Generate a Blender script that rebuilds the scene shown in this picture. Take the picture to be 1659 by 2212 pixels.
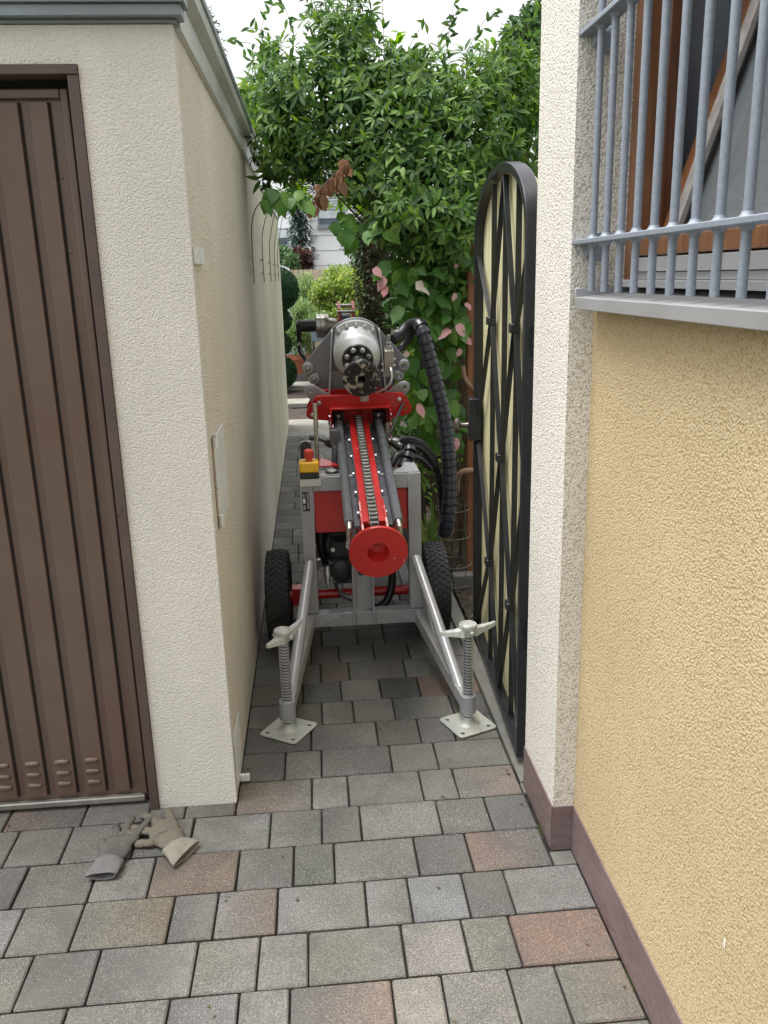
import bpy, bmesh, math, random
import numpy as np
from mathutils import Vector, Matrix
R_ = math.radians
random.seed(7)
V = Vector
scene = bpy.context.scene
col = scene.collection
for o in list(bpy.data.objects): bpy.data.objects.remove(o)

# ------------------------------------------------------------------ camera
F_, CX, CY = 1827., 829.5, 1106.          # in pixels of a 1659 x 2212 frame
CAMP = V((0, 0, 1.55))
CR = np.array([[0.99588, 0.04745, -0.07520], [-0.08510, 0.26589, -0.96024], [-0.02557, 0.96284, 0.26887]])
def _ray(u, v): return np.array([(u-CX)/F_, -(v-CY)/F_, -1.])
_dn = _ray(1000, 7650); _dn /= np.linalg.norm(_dn)
_fy = _ray(668, 600); _z = -_dn; _fy = _fy-_z*_fy.dot(_z); _fy /= np.linalg.norm(_fy)
_x = np.cross(_fy, _z); CR = np.array([_x, _fy, _z])
cam_d = bpy.data.cameras.new('camera'); cam = bpy.data.objects.new('camera', cam_d); col.objects.link(cam)
m4 = Matrix.Identity(4)
for i in range(3):
    for j in range(3): m4[i][j] = float(CR[i][j])
m4.translation = CAMP
cam.matrix_world = m4
cam_d.sensor_fit = 'HORIZONTAL'; cam_d.sensor_width = 36; cam_d.lens = 36*F_/1659
cam_d.clip_start = 0.05; cam_d.clip_end = 500
scene.camera = cam
def at(u, v, Y):                           # a point at depth Y along the passage
    d = CR@_ray(u, v); t = Y/d[1]; return V((d[0]*t, d[1]*t, 1.55+d[2]*t))

# ------------------------------------------------------------------ world, sun, exposure
SUN_EL, SUN_AZ = R_(72), R_(285)
w = bpy.data.worlds.new('World'); scene.world = w; w.use_nodes = True
nt = w.node_tree; nt.nodes.clear()
out = nt.nodes.new('ShaderNodeOutputWorld'); bg = nt.nodes.new('ShaderNodeBackground'); sky = nt.nodes.new('ShaderNodeTexSky')
hs = nt.nodes.new('ShaderNodeHueSaturation'); hs.inputs['Saturation'].default_value = 0.12
sky.sky_type = 'NISHITA'; sky.sun_disc = False; sky.sun_elevation = SUN_EL; sky.sun_rotation = SUN_AZ
sky.dust_density = 5; sky.air_density = 1.4; sky.altitude = 100
nt.links.new(sky.outputs[0], hs.inputs['Color']); nt.links.new(hs.outputs[0], bg.inputs[0]); nt.links.new(bg.outputs[0], out.inputs[0])
bg.inputs[1].default_value = 0.15
sun_d = bpy.data.lights.new('sun', 'SUN'); sun = bpy.data.objects.new('sun', sun_d); col.objects.link(sun)
sun_d.energy = 1.4; sun_d.angle = R_(36); sun_d.color = (1, .96, .9)
sd = V((math.sin(SUN_AZ)*math.cos(SUN_EL), math.cos(SUN_AZ)*math.cos(SUN_EL), math.sin(SUN_EL)))
sun.rotation_euler = sd.to_track_quat('Z', 'Y').to_euler()
scene.view_settings.view_transform = 'Standard'; scene.view_settings.look = 'None'
scene.view_settings.exposure = 1.08; scene.view_settings.gamma = 1
scene.cycles.max_bounces = 6

# ------------------------------------------------------------------ materials
MATS = {}
def nodes(name):
    m = bpy.data.materials.new(name); m.use_nodes = True; n = m.node_tree
    b = n.nodes['Principled BSDF']; MATS[name] = m
    return m, n, b
def N(n, t, **k):
    x = n.nodes.new(t)
    for a, v in k.items():
        if a in x.inputs.keys(): x.inputs[a].default_value = v
        else: setattr(x, a, v)
    return x
def ramp(n, stops):
    r = n.nodes.new('ShaderNodeValToRGB'); e = r.color_ramp.elements
    while len(e) > 1: e.remove(e[0])
    e[0].position = stops[0][0]; e[0].color = (*stops[0][1], 1)
    for p, c in stops[1:]:
        q = e.new(p); q.color = (*c, 1)
    return r
def mat(name, c, rough=.5, metal=0, var=.15, scale=8, bump=0, bscale=60, spot=None, spot_scale=25, spot_th=.62, coat=0, grime=None, grime_amt=.4, detail=4, trans=0):
    m, n, b = nodes(name); L = n.links
    tc = N(n, 'ShaderNodeTexCoord')
    no = N(n, 'ShaderNodeTexNoise', Scale=scale, Detail=detail); L.new(tc.outputs['Object'], no.inputs['Vector'])
    d = [max(0, x*(1-var)) for x in c]; l = [min(1, x*(1+var)) for x in c]
    r = ramp(n, [(.3, d), (.7, l)]); L.new(no.outputs[0], r.inputs[0]); cur = r.outputs[0]
    if grime:
        n2 = N(n, 'ShaderNodeTexNoise', Scale=scale*.35, Detail=8, Roughness=.7); L.new(tc.outputs['Object'], n2.inputs['Vector'])
        r2 = ramp(n, [(.45, (0, 0, 0)), (.7, (grime_amt,)*3)]); L.new(n2.outputs[0], r2.inputs[0])
        mx = N(n, 'ShaderNodeMixRGB'); L.new(r2.outputs[0], mx.inputs[0]); L.new(cur, mx.inputs[1]); mx.inputs[2].default_value = (*grime, 1); cur = mx.outputs[0]
    if spot:
        n3 = N(n, 'ShaderNodeTexNoise', Scale=spot_scale, Detail=6, Roughness=.75); L.new(tc.outputs['Object'], n3.inputs['Vector'])
        r3 = ramp(n, [(spot_th, (0, 0, 0)), (spot_th+.03, (1, 1, 1))]); L.new(n3.outputs[0], r3.inputs[0])
        mx = N(n, 'ShaderNodeMixRGB'); L.new(r3.outputs[0], mx.inputs[0]); L.new(cur, mx.inputs[1]); mx.inputs[2].default_value = (*spot, 1); cur = mx.outputs[0]
    L.new(cur, b.inputs['Base Color'])
    b.inputs['Metallic'].default_value = metal
    rr = N(n, 'ShaderNodeMapRange'); rr.inputs[3].default_value = max(.05, rough-.08); rr.inputs[4].default_value = min(1, rough+.1)
    L.new(no.outputs[0], rr.inputs[0]); L.new(rr.outputs[0], b.inputs['Roughness'])
    if coat: b.inputs['Coat Weight'].default_value = coat
    if bump:
        n4 = N(n, 'ShaderNodeTexNoise', Scale=bscale, Detail=3); L.new(tc.outputs['Object'], n4.inputs['Vector'])
        bp = N(n, 'ShaderNodeBump', Strength=1., Distance=bump); L.new(n4.outputs[0], bp.inputs['Height']); L.new(bp.outputs[0], b.inputs['Normal'])
    return m
def stucco(name, c, grain=150, dist=.004, pit=None, streak=None, streak_amt=.35, worm=False, rough=.9, patch=.05):
    m, n, b = nodes(name); L = n.links
    tc = N(n, 'ShaderNodeTexCoord'); b.inputs['Roughness'].default_value = rough; b.inputs['Specular IOR Level'].default_value = .2
    no = N(n, 'ShaderNodeTexNoise', Scale=2.2, Detail=5); L.new(tc.outputs['Object'], no.inputs['Vector'])
    r = ramp(n, [(.3, [x*(1-patch) for x in c]), (.7, [min(1, x*(1+patch)) for x in c])]); L.new(no.outputs[0], r.inputs[0]); cur = r.outputs[0]
    g1 = N(n, 'ShaderNodeTexNoise', Scale=grain, Detail=2.5, Roughness=.6, Distortion=(.6 if worm else 0)); L.new(tc.outputs['Object'], g1.inputs['Vector'])
    g2 = N(n, 'ShaderNodeTexVoronoi', Scale=grain*.75); L.new(tc.outputs['Object'], g2.inputs['Vector'])
    ad = N(n, 'ShaderNodeMath', operation='ADD'); L.new(g1.outputs[0], ad.inputs[0])
    mu = N(n, 'ShaderNodeMath', operation='MULTIPLY'); mu.inputs[1].default_value = -.6; L.new(g2.outputs['Distance'], mu.inputs[0]); L.new(mu.outputs[0], ad.inputs[1])
    if pit:
        r3 = ramp(n, [(.0, (1, 1, 1)), (.36, (1, 1, 1)), (.46, (0, 0, 0))]) if False else ramp(n, [(.06, (1, 1, 1)), (.17, (0, 0, 0))])
        L.new(ad.outputs[0], r3.inputs[0])
        mx = N(n, 'ShaderNodeMixRGB'); L.new(r3.outputs[0], mx.inputs[0]); L.new(cur, mx.inputs[1]); mx.inputs[2].default_value = (*pit, 1); cur = mx.outputs[0]  # darkens the grain's pits: their shade is mixed into the colour
    if streak:
        mp = N(n, 'ShaderNodeMapping'); mp.inputs['Scale'].default_value = (3, 1.1, .16); L.new(tc.outputs['Object'], mp.inputs[0])
        ns = N(n, 'ShaderNodeTexNoise', Scale=1.6, Detail=5, Roughness=.5); L.new(mp.outputs[0], ns.inputs['Vector'])
        rs = ramp(n, [(.35, (0, 0, 0)), (.75, (streak_amt,)*3)]); L.new(ns.outputs[0], rs.inputs[0])
        mx = N(n, 'ShaderNodeMixRGB'); L.new(rs.outputs[0], mx.inputs[0]); L.new(cur, mx.inputs[1]); mx.inputs[2].default_value = (*streak, 1); cur = mx.outputs[0]
    L.new(cur, b.inputs['Base Color'])
    bp = N(n, 'ShaderNodeBump', Strength=1., Distance=dist); L.new(ad.outputs[0], bp.inputs['Height']); L.new(bp.outputs[0], b.inputs['Normal'])
    return m
def leafmat(name, cols, rough=.45, trans=.3):
    m, n, b = nodes(name); L = n.links
    g = N(n, 'ShaderNodeNewGeometry')
    r = ramp(n, [(i/max(1, len(cols)-1), c) for i, c in enumerate(cols)]); L.new(g.outputs['Random Per Island'], r.inputs[0])
    L.new(r.outputs[0], b.inputs['Base Color']); b.inputs['Roughness'].default_value = rough; b.inputs['Specular IOR Level'].default_value = .35
    t = N(n, 'ShaderNodeBsdfTranslucent'); hsv = N(n, 'ShaderNodeHueSaturation', Saturation=1.15, Value=1.5); hsv.inputs['Hue'].default_value = .485
    L.new(r.outputs[0], hsv.inputs['Color']); L.new(hsv.outputs[0], t.inputs[0])
    mx = N(n, 'ShaderNodeMixShader'); mx.inputs[0].default_value = trans
    o = n.nodes['Material Output']; L.new(b.outputs[0], mx.inputs[1]); L.new(t.outputs[0], mx.inputs[2]); L.new(mx.outputs[0], o.inputs[0])
    return m
M_cream = stucco('cream_render', (.79, .77, .72), 240, .0042, streak=(.55, .53, .46), streak_amt=.3, patch=.07)
M_side = stucco('warm_render', (.87, .81, .70), 170, .012, streak=(.62, .55, .40), streak_amt=.28)
M_garden = stucco('aged_render', (.74, .71, .55), 150, .004, streak=(.46, .46, .31), streak_amt=.5)
M_pillar = stucco('pillar_render', (.83, .80, .74), 240, .0048, pit=(.56, .52, .45), worm=True)
M_yellow = stucco('yellow_render', (.64, .52, .325), 250, .0042, pit=(.50, .37, .19), worm=True, streak=(.50, .40, .25), streak_amt=.3, patch=.08)
M_plinth = mat('plinth_paint', (.165, .115, .115), .45, bump=.004, bscale=35, var=.08, grime=(.3, .24, .24), grime_amt=.35)
M_brown = mat('brown_door_paint', (.125, .080, .062), .38, var=.08, scale=3, bump=.0004, bscale=20, grime=(.16, .13, .11), grime_amt=.5)
M_brownw = mat('worn_brown_paint', (.098, .068, .062), .5, var=.15, scale=10, spot=(.035, .012, .015), spot_scale=14, spot_th=.63)
M_dark = mat('gap_shade_black', (.012, .012, .014), .8)
M_bottomrail = mat('rail_aluminium', (.32, .31, .29), .4, metal=.6, var=.2, scale=20, grime=(.12, .1, .09))
M_zinc = mat('zinc_fascia', (.24, .28, .31), .42, metal=.35, var=.08, scale=4, grime=(.14, .15, .15), grime_amt=.5)
M_zincl = mat('zinc_fascia_light', (.58, .60, .59), .42, metal=.3, var=.08, scale=4, grime=(.3, .3, .29), grime_amt=.5)
M_galv = mat('galvanised_bars', (.25, .285, .335), .5, metal=.15, var=.12, scale=130, spot=(.14, .165, .20), spot_scale=60, spot_th=.68, bump=.0002, bscale=160)
M_sill = mat('sill_aluminium', (.47, .48, .50), .36, metal=.5, var=.06, scale=6, grime=(.36, .36, .37), grime_amt=.4)
M_white = mat('chipped_white_paint', (.74, .76, .76), .45, var=.05, spot=(.06, .055, .05), spot_scale=48, spot_th=.60)
def wood(name, a, bb, sc=(30, 30, 2.5), rough=.5):
    m, n, b = nodes(name); L = n.links; tc = N(n, 'ShaderNodeTexCoord'); mp = N(n, 'ShaderNodeMapping'); mp.inputs['Scale'].default_value = sc
    L.new(tc.outputs['Object'], mp.inputs[0]); no = N(n, 'ShaderNodeTexNoise', Scale=2., Detail=6, Distortion=.8); L.new(mp.outputs[0], no.inputs['Vector'])
    r = ramp(n, [(.3, a), (.7, bb)]); L.new(no.outputs[0], r.inputs[0]); L.new(r.outputs[0], b.inputs['Base Color']); b.inputs['Roughness'].default_value = rough
    bp = N(n, 'ShaderNodeBump', Strength=.5, Distance=.001); L.new(no.outputs[0], bp.inputs['Height']); L.new(bp.outputs[0], b.inputs['Normal']); return m
M_wood = wood('varnished_wood', (.12, .05, .022), (.235, .105, .045), rough=.35)
M_woodd = wood('dark_varnished_wood', (.07, .025, .012), (.13, .05, .02), rough=.35)
M_post = wood('brown_post_wood', (.17, .07, .03), (.30, .125, .05), rough=.7)
M_board = wood('cream_boards', (.50, .48, .26), (.78, .75, .50), (25, 25, 3), rough=.65)
M_slat = wood('weathered_slats', (.035, .03, .022), (.10, .085, .06), rough=.85)
M_stem = mat('bark', (.10, .07, .045), .85, bump=.003, bscale=60, scale=20, var=.3)
M_gate = mat('black_gate_paint', (.014, .015, .020), .32, var=.3, scale=15, bump=.0008, bscale=40, spot=(.12, .12, .13), spot_scale=55, spot_th=.74)
M_latch = mat('knob_metal', (.16, .13, .12), .3, metal=.8)
def redpaint(name, wear=0):
    return mat(name, (.47, .014, .012), .34, var=.12, scale=6, coat=.25, grime=(.26, .03, .02), grime_amt=.5, spot=(.72, .42, .36), spot_scale=(30 if wear < 2 else 16), spot_th={0: .72, 1: .635, 2: .535}[wear], bump=.0004, bscale=25)
M_red = redpaint('red_paint'); M_redw = redpaint('chipped_red_paint', 1); M_redww = redpaint('worn_red_paint', 2)
M_redd = mat('dark_red_paint', (.30, .012, .012), .35, var=.2, coat=.2)
M_grey = mat('silver_grey_paint', (.355, .365, .385), .33, metal=.15, var=.07, scale=8, coat=.2, grime=(.24, .22, .19), grime_amt=.35, spot=(.14, .12, .10), spot_scale=45, spot_th=.665, bump=.0005, bscale=25)
M_greyw = mat('scuffed_grey_paint', (.40, .41, .42), .42, metal=.2, var=.15, scale=25, coat=.15, spot=(.20, .19, .18), spot_scale=70, spot_th=.60, grime=(.55, .52, .45), grime_amt=.5)
M_steelp = mat('plate_grey_paint', (.225, .23, .255), .36, metal=.2, var=.12, scale=6, coat=.2)
M_silver = mat('silver_casting', (.52, .54, .54), .33, metal=.45, var=.05, scale=20, bump=.0006, bscale=160)
M_steel = mat('bare_steel', (.42, .41, .39), .34, metal=.85, var=.25, scale=60)
M_bolt = mat('zinc_bolts', (.62, .62, .62), .28, metal=.9, var=.15, scale=80)
M_dsteel = mat('dark_steel', (.10, .105, .12), .38, metal=.5, var=.25, scale=25, spot=(.3, .3, .3), spot_scale=60, spot_th=.72)
M_cyl = mat('grey_cylinder_paint', (.14, .15, .17), .28, metal=.3, var=.05, scale=12, coat=.3)
M_black = mat('black_cast_iron', (.018, .018, .02), .4, var=.4, scale=30)
M_mud = mat('muddy_black_steel', (.016, .016, .017), .4, metal=.3, var=.4, scale=40, spot=(.36, .34, .28), spot_scale=30, spot_th=.535)
M_rub = mat('black_rubber', (.016, .017, .019), .75, var=.3, scale=30, grime=(.05, .045, .04), grime_amt=.6, bump=.0008, bscale=120)
M_wrap = mat('black_plastic_wrap', (.022, .025, .034), .25, var=.2, scale=30, spot=(.2, .2, .2), spot_scale=90, spot_th=.75)
M_hose = mat('black_hose', (.012, .013, .017), .38, var=.3)
M_galvj = mat('galvanised_screw', (.62, .64, .66), .32, metal=.8, var=.15, scale=30)
M_foot = mat('dirty_foot_plate', (.47, .49, .46), .5, metal=.3, var=.12, scale=18, spot=(.34, .25, .15), spot_scale=22, spot_th=.585, grime=(.55, .52, .42), grime_amt=.8)
M_nut = mat('cast_wing_nut', (.52, .53, .51), .5, metal=.3, var=.18, scale=40, spot=(.14, .12, .09), spot_scale=80, spot_th=.66)
M_yel = mat('yellow_plastic', (.80, .46, .02), .35, var=.05, scale=20, grime=(.4, .3, .1), grime_amt=.3)
M_mush = mat('red_button_plastic', (.55, .05, .035), .35, var=.06)
M_soil = mat('garden_soil', (.045, .033, .024), .95, var=.6, scale=30, bump=.02, bscale=28, spot=(.14, .10, .06), spot_scale=55, spot_th=.64)
M_conc = mat('concrete', (.15, .148, .135), .9, var=.15, scale=20, bump=.002, bscale=120, grime=(.12, .12, .09))
M_concl = mat('pale_concrete', (.25, .243, .215), .9, var=.12, scale=12, bump=.002, bscale=100, grime=(.16, .16, .12), grime_amt=.8)
M_sand = mat('joint_sand', (.022, .021, .016), 1, var=.5, scale=40, bump=.006, bscale=140, spot=(.035, .05, .012), spot_scale=9, spot_th=.55)
M_ground = mat('far_ground', (.10, .11, .06), .95, var=.4, scale=1.5)
M_gltan = mat('tan_work_glove', (.15, .135, .105), .85, var=.18, scale=30, bump=.0015, bscale=140, grime=(.12, .105, .085), grime_amt=.7)
M_glgrey = mat('grey_work_glove', (.105, .10, .09), .8, var=.25, scale=22, bump=.0015, bscale=140, grime=(.05, .05, .055), grime_amt=.8)
M_cuff = mat('knit_cuff', (.15, .147, .15), .95, var=.1, scale=40, bump=.002, bscale=320)
M_cuffw = mat('pale_knit_cuff', (.23, .215, .185), .95, var=.12, scale=40, bump=.002, bscale=320, grime=(.28, .24, .17), grime_amt=.6)
M_house = mat('white_panel_facade', (.88, .90, .92), .7, var=.02, scale=1.)
M_line = mat('facade_joint', (.5, .53, .56), .8)
M_win = mat('far_window_glass', (.10, .13, .16), .12, var=.3, scale=1)
M_winf = mat('far_window_frame', (.25, .28, .32), .5)
M_blind = mat('roller_blind', (.55, .6, .63), .6)
M_tan = wood('tan_fence', (.42, .33, .22), (.60, .5, .36), (12, 12, 1))
M_teal = mat('pale_teal_sheet', (.33, .50, .47), .45, var=.1, scale=2)
M_terra = mat('terracotta', (.42, .135, .075), .7, var=.1, scale=10)
M_int = mat('dim_interior', (.20, .22, .26), .8, var=.15, scale=2)
M_leaf = leafmat('shrub_leaf', [(.022, .060, .018), (.04, .105, .024), (.075, .165, .032), (.11, .215, .042), (.18, .30, .06), (.03, .08, .022), (.07, .15, .03), (.13, .22, .04)], .58, .32)
M_leafl = leafmat('young_leaf', [(.12, .26, .035), (.2, .36, .05), (.09, .2, .04)], .45, .4)
M_kiwi = leafmat('broad_leaf', [(.045, .13, .022), (.08, .20, .03), (.055, .15, .03), (.14, .27, .045)], .45, .3)
M_pink = leafmat('pink_leaf', [(.62, .27, .29), (.68, .40, .38), (.60, .33, .35), (.56, .58, .44)], .55, .25)
M_dry = leafmat('dry_leaf', [(.26, .15, .09), (.38, .24, .15), (.20, .10, .07)], .7, .3)
M_lime = leafmat('lime_leaf', [(.16, .26, .06), (.26, .36, .08), (.10, .18, .05), (.34, .40, .12), (.08, .14, .04)], .5, .4)
M_far = leafmat('far_leaf', [(.06, .12, .05), (.10, .18, .07), (.05, .10, .05)], .6, .2)
M_box = leafmat('boxwood_leaf', [(.010, .045, .014), (.018, .07, .02), (.028, .09, .026)], .6, .1)
M_boxc = mat('boxwood_core', (.008, .03, .010), .9)
M_ivy = leafmat('ivy_leaf', [(.012, .028, .010), (.03, .055, .02), (.06, .08, .03), (.02, .03, .012)], .6, .1)
M_redleaf = leafmat('bronze_leaf', [(.06, .03, .03), (.09, .045, .035), (.04, .025, .02)], .6, .2)
M_wire = mat('thin_wire', (.10, .10, .10), .5, metal=.5)
M_wirel = mat('plant_wire', (.16, .17, .15), .5, metal=.5)
def glass():
    m = bpy.data.materials.new('window_glass'); m.use_nodes = True; n = m.node_tree; n.nodes.clear(); L = n.links
    o = N(n, 'ShaderNodeOutputMaterial'); g = N(n, 'ShaderNodeBsdfGlossy', Roughness=.03); g.inputs[0].default_value = (.9, .95, 1, 1)
    t = N(n, 'ShaderNodeBsdfTransparent'); t.inputs[0].default_value = (.55, .62, .66, 1); f = N(n, 'ShaderNodeFresnel', IOR=1.5)
    d = N(n, 'ShaderNodeBsdfDiffuse'); d.inputs[0].default_value = (.36, .40, .43, 1); mx2 = N(n, 'ShaderNodeMixShader'); mx2.inputs[0].default_value = .38  # grey diffuse share painted in for the pane's reflection
    L.new(t.outputs[0], mx2.inputs[1]); L.new(d.outputs[0], mx2.inputs[2])
    mx = N(n, 'ShaderNodeMixShader'); L.new(f.outputs[0], mx.inputs[0]); L.new(mx2.outputs[0], mx.inputs[1]); L.new(g.outputs[0], mx.inputs[2]); L.new(mx.outputs[0], o.inputs[0])
    return m
M_glass = glass()

# ------------------------------------------------------------------ mesh builder
class MB:
    def __init__(s): s.v = []; s.f = []; s.c = []
    def add(s, vs, fs):
        b = len(s.v); s.v.extend([tuple(x) for x in vs]); s.f.extend([tuple(i+b for i in f) for f in fs]); return s
    def box(s, x0, x1, y0, y1, z0, z1):
        return s.add([(x0, y0, z0), (x1, y0, z0), (x1, y1, z0), (x0, y1, z0), (x0, y0, z1), (x1, y0, z1), (x1, y1, z1), (x0, y1, z1)],
              [(0, 3, 2, 1), (4, 5, 6, 7), (0, 1, 5, 4), (1, 2, 6, 5), (2, 3, 7, 6), (3, 0, 4, 7)])
    def bar(s, p, q, w_, h_, up=V((0, 0, 1))):
        p, q = V(p), V(q); d = (q-p).normalized(); side = d.cross(up)
        if side.length < 1e-4: side = d.cross(V((1, 0, 0)))
        side.normalize(); u = side.cross(d).normalized(); a, b = side*w_/2, u*h_/2
        return s.add([p-a-b, p+a-b, p+a+b, p-a+b, q-a-b, q+a-b, q+a+b, q-a+b], [(0, 1, 2, 3), (7, 6, 5, 4), (0, 4, 5, 1), (1, 5, 6, 2), (2, 6, 7, 3), (3, 7, 4, 0)])
    def lathe(s, o, ax, prof, n=24, cap=True):           # prof: (distance along axis, radius)
        o, ax = V(o), V(ax).normalized(); t = ax.orthogonal().normalized(); u = ax.cross(t); vs = []; fs = []
        for (d, r) in prof:
            for k in range(n):
                a = 2*math.pi*k/n; vs.append(o+ax*d+(t*math.cos(a)+u*math.sin(a))*r)
        for i in range(len(prof)-1):
            for k in range(n):
                k2 = (k+1) % n; fs.append((i*n+k, i*n+k2, (i+1)*n+k2, (i+1)*n+k))
        if cap:
            if prof[0][1] > 1e-5: fs.append(tuple(range(n-1, -1, -1)))
            if prof[-1][1] > 1e-5: fs.append(tuple((len(prof)-1)*n+k for k in range(n)))
        return s.add(vs, fs)
    def cyl(s, p, q, r, r2=None, n=16):
        p, q = V(p), V(q); r2 = r if r2 is None else r2
        return s.lathe(p, q-p, [(0, r), ((q-p).length, r2)], n)
    def tube(s, path, r, n=10, radii=None):
        P = [V(p) for p in path]; vs = []; fs = []; t = None
        for i, p in enumerate(P):
            d = (P[min(i+1, len(P)-1)]-P[max(i-1, 0)]).normalized()
            t = d.orthogonal().normalized() if t is None else (t-d*t.dot(d)).normalized()
            u = d.cross(t); rr = radii[i] if radii else r
            for k in range(n):
                a = 2*math.pi*k/n; vs.append(p+(t*math.cos(a)+u*math.sin(a))*rr)
        for i in range(len(P)-1):
            for k in range(n):
                k2 = (k+1) % n; fs.append((i*n+k, i*n+k2, (i+1)*n+k2, (i+1)*n+k))
        fs.append(tuple(range(n-1, -1, -1))); fs.append(tuple((len(P)-1)*n+k for k in range(n)))
        return s.add(vs, fs)
    def prism(s, pts, fn, d0, d1):                       # outline pts (a,b); fn(a,b,d)->point
        n = len(pts); vs = [fn(a, b, d0) for a, b in pts]+[fn(a, b, d1) for a, b in pts]
        fs = [tuple(range(n)), tuple(range(2*n-1, n-1, -1))]+[(k, k+n, (k+1) % n+n, (k+1) % n) for k in range(n)]
        return s.add(vs, fs)
    def plate(s, outer, holes, fn, d0, d1):              # polygon with round holes (a,b,r)
        bm = bmesh.new(); es = []
        def ring(pts):
            v = [bm.verts.new((a, b, 0)) for a, b in pts]
            for i in range(len(v)): es.append(bm.edges.new((v[i], v[(i+1) % len(v)])))
        ring(outer)
        for a, b, r in holes: ring([(a+r*math.cos(t*math.pi/6), b+r*math.sin(t*math.pi/6)) for t in range(12)])
        bmesh.ops.triangle_fill(bm, use_beauty=True, use_dissolve=False, edges=es)
        bm.verts.ensure_lookup_table(); bm.verts.index_update(); nv = len(bm.verts)
        vs = [fn(v.co.x, v.co.y, d0) for v in bm.verts]+[fn(v.co.x, v.co.y, d1) for v in bm.verts]; fs = []
        for f in bm.faces:
            ids = [v.index for v in f.verts]; fs.append(tuple(ids)); fs.append(tuple(i+nv for i in reversed(ids)))
        for e in es:
            a, b = e.verts[0].index, e.verts[1].index; fs.append((a, b, b+nv, a+nv))
        bm.free(); return s.add(vs, fs)
    def build(s, name, m, parent=None, bevel=0, sharp=35, fix=True):
        me = bpy.data.meshes.new(name); me.from_pydata(s.v, [], s.f); me.update()
        if fix and len(s.f) < 60000:
            bm = bmesh.new(); bm.from_mesh(me); bmesh.ops.recalc_face_normals(bm, faces=bm.faces); bm.to_mesh(me); bm.free()
        me.polygons.foreach_set('use_smooth', [True]*len(me.polygons))
        try: me.set_sharp_from_angle(angle=R_(sharp))
        except Exception: pass
        me.materials.append(m)
        o = bpy.data.objects.new(name, me); col.objects.link(o)
        if parent: o.parent = parent; o.matrix_parent_inverse = parent.matrix_world.inverted()
        if bevel:
            b = o.modifiers.new('bevel', 'BEVEL'); b.width = bevel; b.segments = 2; b.limit_method = 'ANGLE'; b.angle_limit = R_(40)
        return o
def B(): return MB()
def tag(o, label, cat, group=None):
    o['label'] = label; o['category'] = cat
    if group: o['group'] = group
    return o
def thing(name, label, cat, loc=(0, 0, 0), group=None):
    o = bpy.data.objects.new(name, None); col.objects.link(o); o.location = loc; o.empty_display_size = .1
    bpy.context.view_layer.update() if False else None
    o.matrix_world = Matrix.Translation(loc)
    return tag(o, label, cat, group)
def struct(o): o['kind'] = 'structure'; return o
def stuff(o): o['kind'] = 'stuff'; return o

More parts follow.
